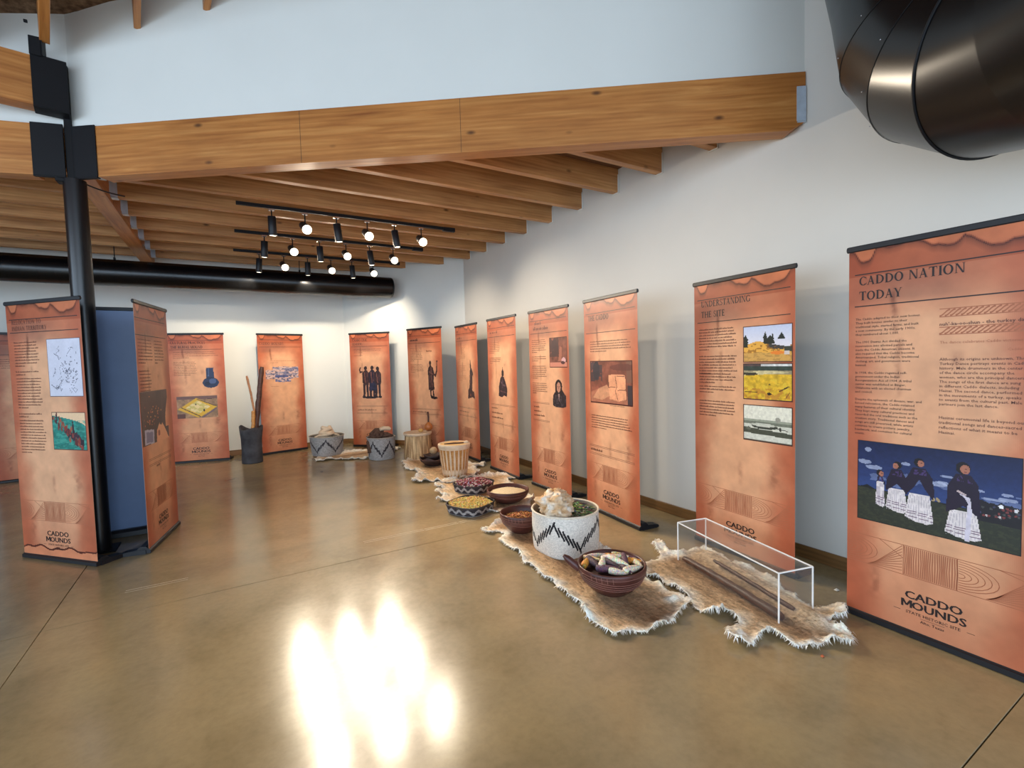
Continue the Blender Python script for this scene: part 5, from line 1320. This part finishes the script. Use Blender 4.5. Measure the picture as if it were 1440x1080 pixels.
# loose contents of the bowls
m = MB(); rs = random.Random(3); nb = 48; v = [(0,0,.148)]; f = []
for j in range(1, 9):
    for i in range(nb):
        a = 2*PI*i/nb; e = j/8; v.append((.196*e*math.cos(a), .196*e*math.sin(a), .112+.036*(1-e*e)+.004*rs.uniform(-1,1)))
f += [(0,1+i,1+(i+1) % nb) for i in range(nb)]
for j in range(7):
    for i in range(nb): f.append((1+j*nb+i, 1+(j+1)*nb+i, 1+(j+1)*nb+(i+1) % nb, 1+j*nb+(i+1) % nb))
m.add(v, f, True, tuple(lin((226,206,168))))
o = m.build('corn_meal', M['seed'], None, kind='stuff'); o.location = (2.511, 4.384, .006); tag(o, 'cream coloured meal heaped in the wide brown bowl', 'meal', None, 'stuff')
seeds('squash_seeds', 'orange brown seeds in the bowl left of the white basket', 'seeds', (2.165, 3.556, .014), .155, .155, .125, 520, .0095, ((190,124,62),(170,102,50),(206,146,84),(140,80,44)), .012, 7, shape=2.0)

# corn ears heaped in the nearest bowl: each one its own thing
def ear_mesh(L, r, c0, c1, husk):
    m = MB(); nu, nl = 14, 34; v = []; cols = []; rs = random.Random(int(L*1e4)+c0[0]*7+c1[2])
    for i in range(nl+1):
        f = i/nl; rr_ = r*(math.sin(PI*min(1, .10+.9*f)**.8)**.45 if 0 < f < 1 else .25)*(1-.35*f)
        for k in range(nu):
            a = 2*PI*k/nu; b_ = 1+.05*((i+k) % 2); v.append((f*L-L/2, rr_*b_*math.cos(a), rr_*b_*math.sin(a)))
    fcs = [(i*nu+k, i*nu+(k+1) % nu, (i+1)*nu+(k+1) % nu, (i+1)*nu+k) for i in range(nl) for k in range(nu)]
    for i in range(nl):
        for k in range(nu):
            w = rs.random() < (.09 if c0 != c1 else 0); c = c1 if w else c0; cols.append(tuple(lin([min(255, x*rs.uniform(.82, 1.12)) for x in c])))
    m.add(v, fcs, True, cols); m.add(v[:nu], [tuple(range(nu-1,-1,-1))], False, tuple(lin((214,196,160))))
    m.add(v[-nu:], [tuple(range(nu))], False, tuple(lin((214,196,160))))
    return m
CR, GR, PU, DK, OR, YE, TN = (244,232,204), (214,206,200), (110,76,92), (84,64,72), (222,150,62), (232,190,104), (222,196,150)
fa = face(2.073, 2.298); R0 = math.radians(fa+90)      # local right / back axes of the bowl as seen from the front
EARS = [ # (right, back, height, length, radius, heading, pitch, colour, fleck, label)
 (-.165, .015, .030, .115, .021,  70,  12, OR, YE, 'orange corn ear at the left rim of the corn bowl'),
 (-.085, .125, .022, .150, .024,  15,   4, GR, CR, 'pale grey corn ear at the back left of the corn bowl'),
 ( .010, .135, .026, .120, .020,  -8,   6, OR, YE, 'orange ear with a pale tip beside the grey one at the back'),
 ( .055, .160, .026, .100, .019,  10,  -6, CR, YE, 'short cream corn ear at the very back of the corn bowl'),
 ( .120, .120, .026, .130, .020, -10,   5, PU, DK, 'dark purple corn ear at the back right of the corn bowl'),
 (-.125, .055, .034, .140, .018, -35,   8, TN, CR, 'thin tan corn ear lying over the left side of the heap'),
 (-.115, .000, .030, .130, .023, -50,  -6, DK, PU, 'dark corn ear under the thin tan one at the left'),
 (-.060,-.035, .048, .105, .022,  82,  18, CR, TN, 'upright looking white corn ear left of the heap centre'),
 ( .020, .045, .054, .165, .026,  12,   6, CR, YE, 'largest cream corn ear across the middle of the heap'),
 (-.010,-.015, .042, .135, .023, -42,   0, DK, DK, 'dark charcoal corn ear in the middle of the heap'),
 ( .045,-.020, .060, .165, .021, -38,  -4, CR, GR, 'pale slanting corn ear in front of the largest cream one'),
 (-.020,-.085, .034, .145, .022,  -6,   4, PU, DK, 'purple corn ear near the front rim of the corn bowl'),
 ( .040,-.115, .028, .105, .020,  -8,  -4, CR, GR, 'short white corn ear nearest the front rim'),
 ( .120, .060, .034, .140, .022, -14,   8, OR, TN, 'orange corn ear on the right side of the heap'),
 ( .165, .030, .030, .115, .023, -66,   6, CR, YE, 'greenish cream corn ear against the right rim'),
 ( .140,-.065, .036, .150, .022,  44,  -4, CR, TN, 'long white corn ear lying at the front right'),
 ( .088, .010, .052, .130, .021, -80, -10, PU, DK, 'dark maroon corn ear standing out right of the centre'),
 ( .085,-.075, .036, .130, .022, -60,   0, DK, PU, 'maroon corn ear low at the front between two white ones')]
for (rx, bk, hh, L_, r_, hd_, pt, c0, c1, lab) in EARS:
    o = ear_mesh(L_*1.12, r_*1.18, c0, c1, 0).build('corn_ear', M['corn'])
    ux, uy = math.cos(R0), math.sin(R0); wx, wy = -math.cos(math.radians(fa)), -math.sin(math.radians(fa))
    k = .97
    o.location = (2.073+k*(rx*ux+bk*wx), 2.298+k*(rx*uy+bk*wy), .014+.150+hh*.9)
    o.rotation_euler = (0, math.radians(-pt), R0+math.radians(hd_)); tag(o, lab, 'corn', 'corn ears in the near bowl')
# fill below the ears
m = MB(); m.lathe([(.001,.150),(.12,.146),(.192,.136)], 40, (0,0,0), True, tuple(lin((70,48,46)))); o = m.build('corn_husk_bed', M['seed'], None); o.location = (2.073, 2.298, .014); tag(o, 'dark bed of husks under the corn ears in the near bowl', 'husks', None, 'stuff')

# ------------------------------------------------------------------ drums, rattle, mortar
t = thing('log_drum', 'laced tan drum with a beater across its skin, in front of the dark shell bowl', 'drum', (2.539, 5.83, .020), math.radians(face(2.539, 5.83)))
H = .415
def rE(z): return .155+(.205-.155)*(z/H)**.9
m = MB(); m.lathe([(.001,.0005),(.150,.0005)]+[(rE(z), z) for z in np.linspace(.004, H, 12)], 56); m.build('shell', M['tanwood'], t)
m = MB(); m.lathe([(rE(H-.055)+.003,H-.055),(rE(H)+.006,H-.03),(rE(H)+.009,H-.004),(rE(H)+.004,H+.012),(rE(H)-.012,H+.014),(rE(H)-.022,H+.008)], 56); m.build('rim_band', M['rawhide'], t)
m = MB(); m.lathe([(rE(H)-.020,H+.008),(.08,H+.005),(.001,H+.005)], 56); m.build('drum_skin', simple('yellow_drum_skin', (214,174,112), .5, 0, .12, 10.0), t)
st = MB()
def strip(z0, z1, wm, n=8):
    v = []
    for i in range(n+1):
        f = i/n; z = z0+(z1-z0)*f; w = wm*math.sin(PI*(.08+.84*f))
        for s_ in (-1, 0, 1): v.append(((rE(z)+.0035*(1 if s_ == 0 else .3))*math.cos(s_*w), (rE(z)+.0035*(1 if s_ == 0 else .3))*math.sin(s_*w), z))
    return v, [(i*3+k, i*3+k+1, (i+1)*3+k+1, (i+1)*3+k) for i in range(n) for k in (0, 1)]
v, f = strip(.030, H-.03, .072); st.add(v, f, True); s0 = st.build('lacing_strip', M['rawhide'], t)
for k in range(1, 22): o = link('lacing_strip', s0.data, None, t); o.rotation_euler = (0, 0, k*2*PI/22)
st = MB(); v, f = strip(.004, .10, .10); st.add(v, f, True); s1 = st.build('lacing_point', M['rawhide'], t); s1.rotation_euler = (0, 0, PI/22)
for k in range(1, 22): o = link('lacing_point', s1.data, None, t); o.rotation_euler = (0, 0, (k+.5)*2*PI/22)
o = MB().tube([(0,0,0),(.12,.01,.004),(.26,.02,.006)], [.008,.009,.009], 10).build('drum_beater', M['darkpole'])
MB().ball((.29,.022,.008), .036, .026, .024, None, 14, 9).build('padded_head', M['rawhide'], o)
o.location = (2.41, 5.86, .445); o.rotation_euler = (0, 0, -.45); tag(o, 'drum beater with padded head lying on the laced drum', 'drum beater')

t = thing('log_drum', 'squat pale fluted log drum in front of the raised-arm figure banner', 'drum', (2.567, 7.331, .006), math.radians(face(2.567, 7.331)))
H2 = .405
def rC(z, a): return (.212+.010*math.cos(z/H2*PI))*(1+.022*mnoise.noise(Vector((math.cos(a)*5, math.sin(a)*5, z*2)))+.016*mnoise.noise(Vector((math.cos(a)*14, math.sin(a)*14, z*3))))
nth, nz = 120, 16; v = []; f = []; cl2 = []
for i in range(nz+1):
    for k in range(nth):
        a = 2*PI*k/nth; z = .0005+(H2-.0005)*i/nz; q = rC(z, a); v.append((q*math.cos(a), q*math.sin(a), z))
for i in range(nz):
    for k in range(nth):
        f.append((i*nth+k, i*nth+(k+1) % nth, (i+1)*nth+(k+1) % nth, (i+1)*nth+k)); a = 2*PI*k/nth
        n_ = mnoise.noise(Vector((math.cos(a)*9, math.sin(a)*9, i/nz*1.6)))*.5+.5; n2 = mnoise.noise(Vector((math.cos(a)*22, math.sin(a)*22, i/nz*2.4+4)))*.5+.5
        w = min(1, max(0, n_*1.6-.3)); c = np.array((222,194,148))*w+np.array((142,106,72))*(1-w); cl2.append(tuple(lin(c*(.8+.4*n2))))
m = MB(); m.add(v, f, True, cl2); m.build('fluted_log', vcol('fluted_log_wood', .7, .15, 40, .2, .3, 50), t)
m = MB(); m.lathe([(.214,H2-.03),(.226,H2-.012),(.224,H2+.008),(.206,H2+.012),(.190,H2+.004),(.001,H2+.002)], 48); m.build('drum_skin', M['rawhide'], t)
t = thing('gourd_rattle', 'orange gourd rattle with a dark upright handle on the pale log drum', 'rattle', (2.755, 7.33, .420))
m = MB(); m.lathe([(.001,.001),(.03,.004),(.062,.035),(.070,.070),(.058,.105),(.030,.130),(.016,.145)], 28); m.build('gourd_body', M['gourd'], t)
m = MB(); m.tube([(0,0,.14),(.004,0,.22),(-.004,.0,.31)], [.014,.015,.017], 12); m.build('handle', M['darkpole'], t)
o = MB().ball((0,0,0), .042, .034, .028, None, 16, 10, None, .1).build('small_gourd', simple('yellow_small_gourd', (204,162,92), .5, 0, .15, 9.0)); o.location = (2.612, 7.30, .446); tag(o, 'small yellow gourd beside the rattle on the pale log drum', 'gourd')

t = thing('log_mortar', 'dark grey hollowed log mortar holding three poles, by the pink banner', 'mortar', (.285, 8.703, 0), 0)
m = MB(); Hm = .56
def mfn(q, z, a): 
    k = 1+.05*mnoise.noise(Vector((math.cos(a)*1.5, math.sin(a)*1.5, z*3)))+.02*mnoise.noise(Vector((math.cos(a)*9, math.sin(a)*9, z*2)))
    return q*k, z + (.022*math.sin(a*2+2.2)+.02*math.sin(a*3))*(z/Hm)**3*(1 if z > .3 else 0)
m.lathe([(.001,.0005),(.150,.0005),(.152,.02),(.146,.2),(.150,.38),(.166,.50),(.172,Hm),(.160,Hm+.006),(.140,Hm-.02),(.120,.34),(.001,.30)], 48, (0,0,0), True, None, mfn); m.build('hollow_log', M['greylog'], t)
stick('mortar_pole', 'thick dark brown pole, tallest in the log mortar', 'pole', [(.32,8.69,.315),(.40,8.69,.90),(.485,8.69,1.53)], [.040,.036], M['darkpole'], 14, 8)
stick('mortar_pole', 'thin pale curved stick leaning left in the log mortar', 'pole', [(.33,8.66,.32),(.345,8.68,.78),(.31,8.70,1.10),(.262,8.70,1.39)], [.016,.017], M['palepole'], 10, 9)
stick('mortar_pole', 'short split yellowish stick at the front of the log mortar', 'pole', [(.285,8.61,.40),(.315,8.63,.60),(.328,8.65,.83)], [.030,.028], M['tanwood'], 8, 10)

# scraps on the floor
o = MB().add([(-.018,-.010,.003),(.014,-.012,.001),(.020,.010,.005),(-.012,.012,.002),(0,0,.007)], [(0,1,4),(1,2,4),(2,3,4),(3,0,4)]).build('paper_scrap', M['paper']); o.location = (3.27, 1.53, .0008); tag(o, 'tiny white paper scrap on the floor by the large banner', 'paper')
o = MB().add([(-.012,-.006,.002),(.010,-.006,.001),(.014,.008,.004),(-.006,.008,.002),(0,0,.005)], [(0,1,4),(1,2,4),(2,3,4),(3,0,4)]).build('leaf_scrap', simple('orange_scrap', (200,110,70), .8)); o.location = (2.485, 1.225, .0008); tag(o, 'tiny orange scrap on the floor below the hide paws', 'scrap')
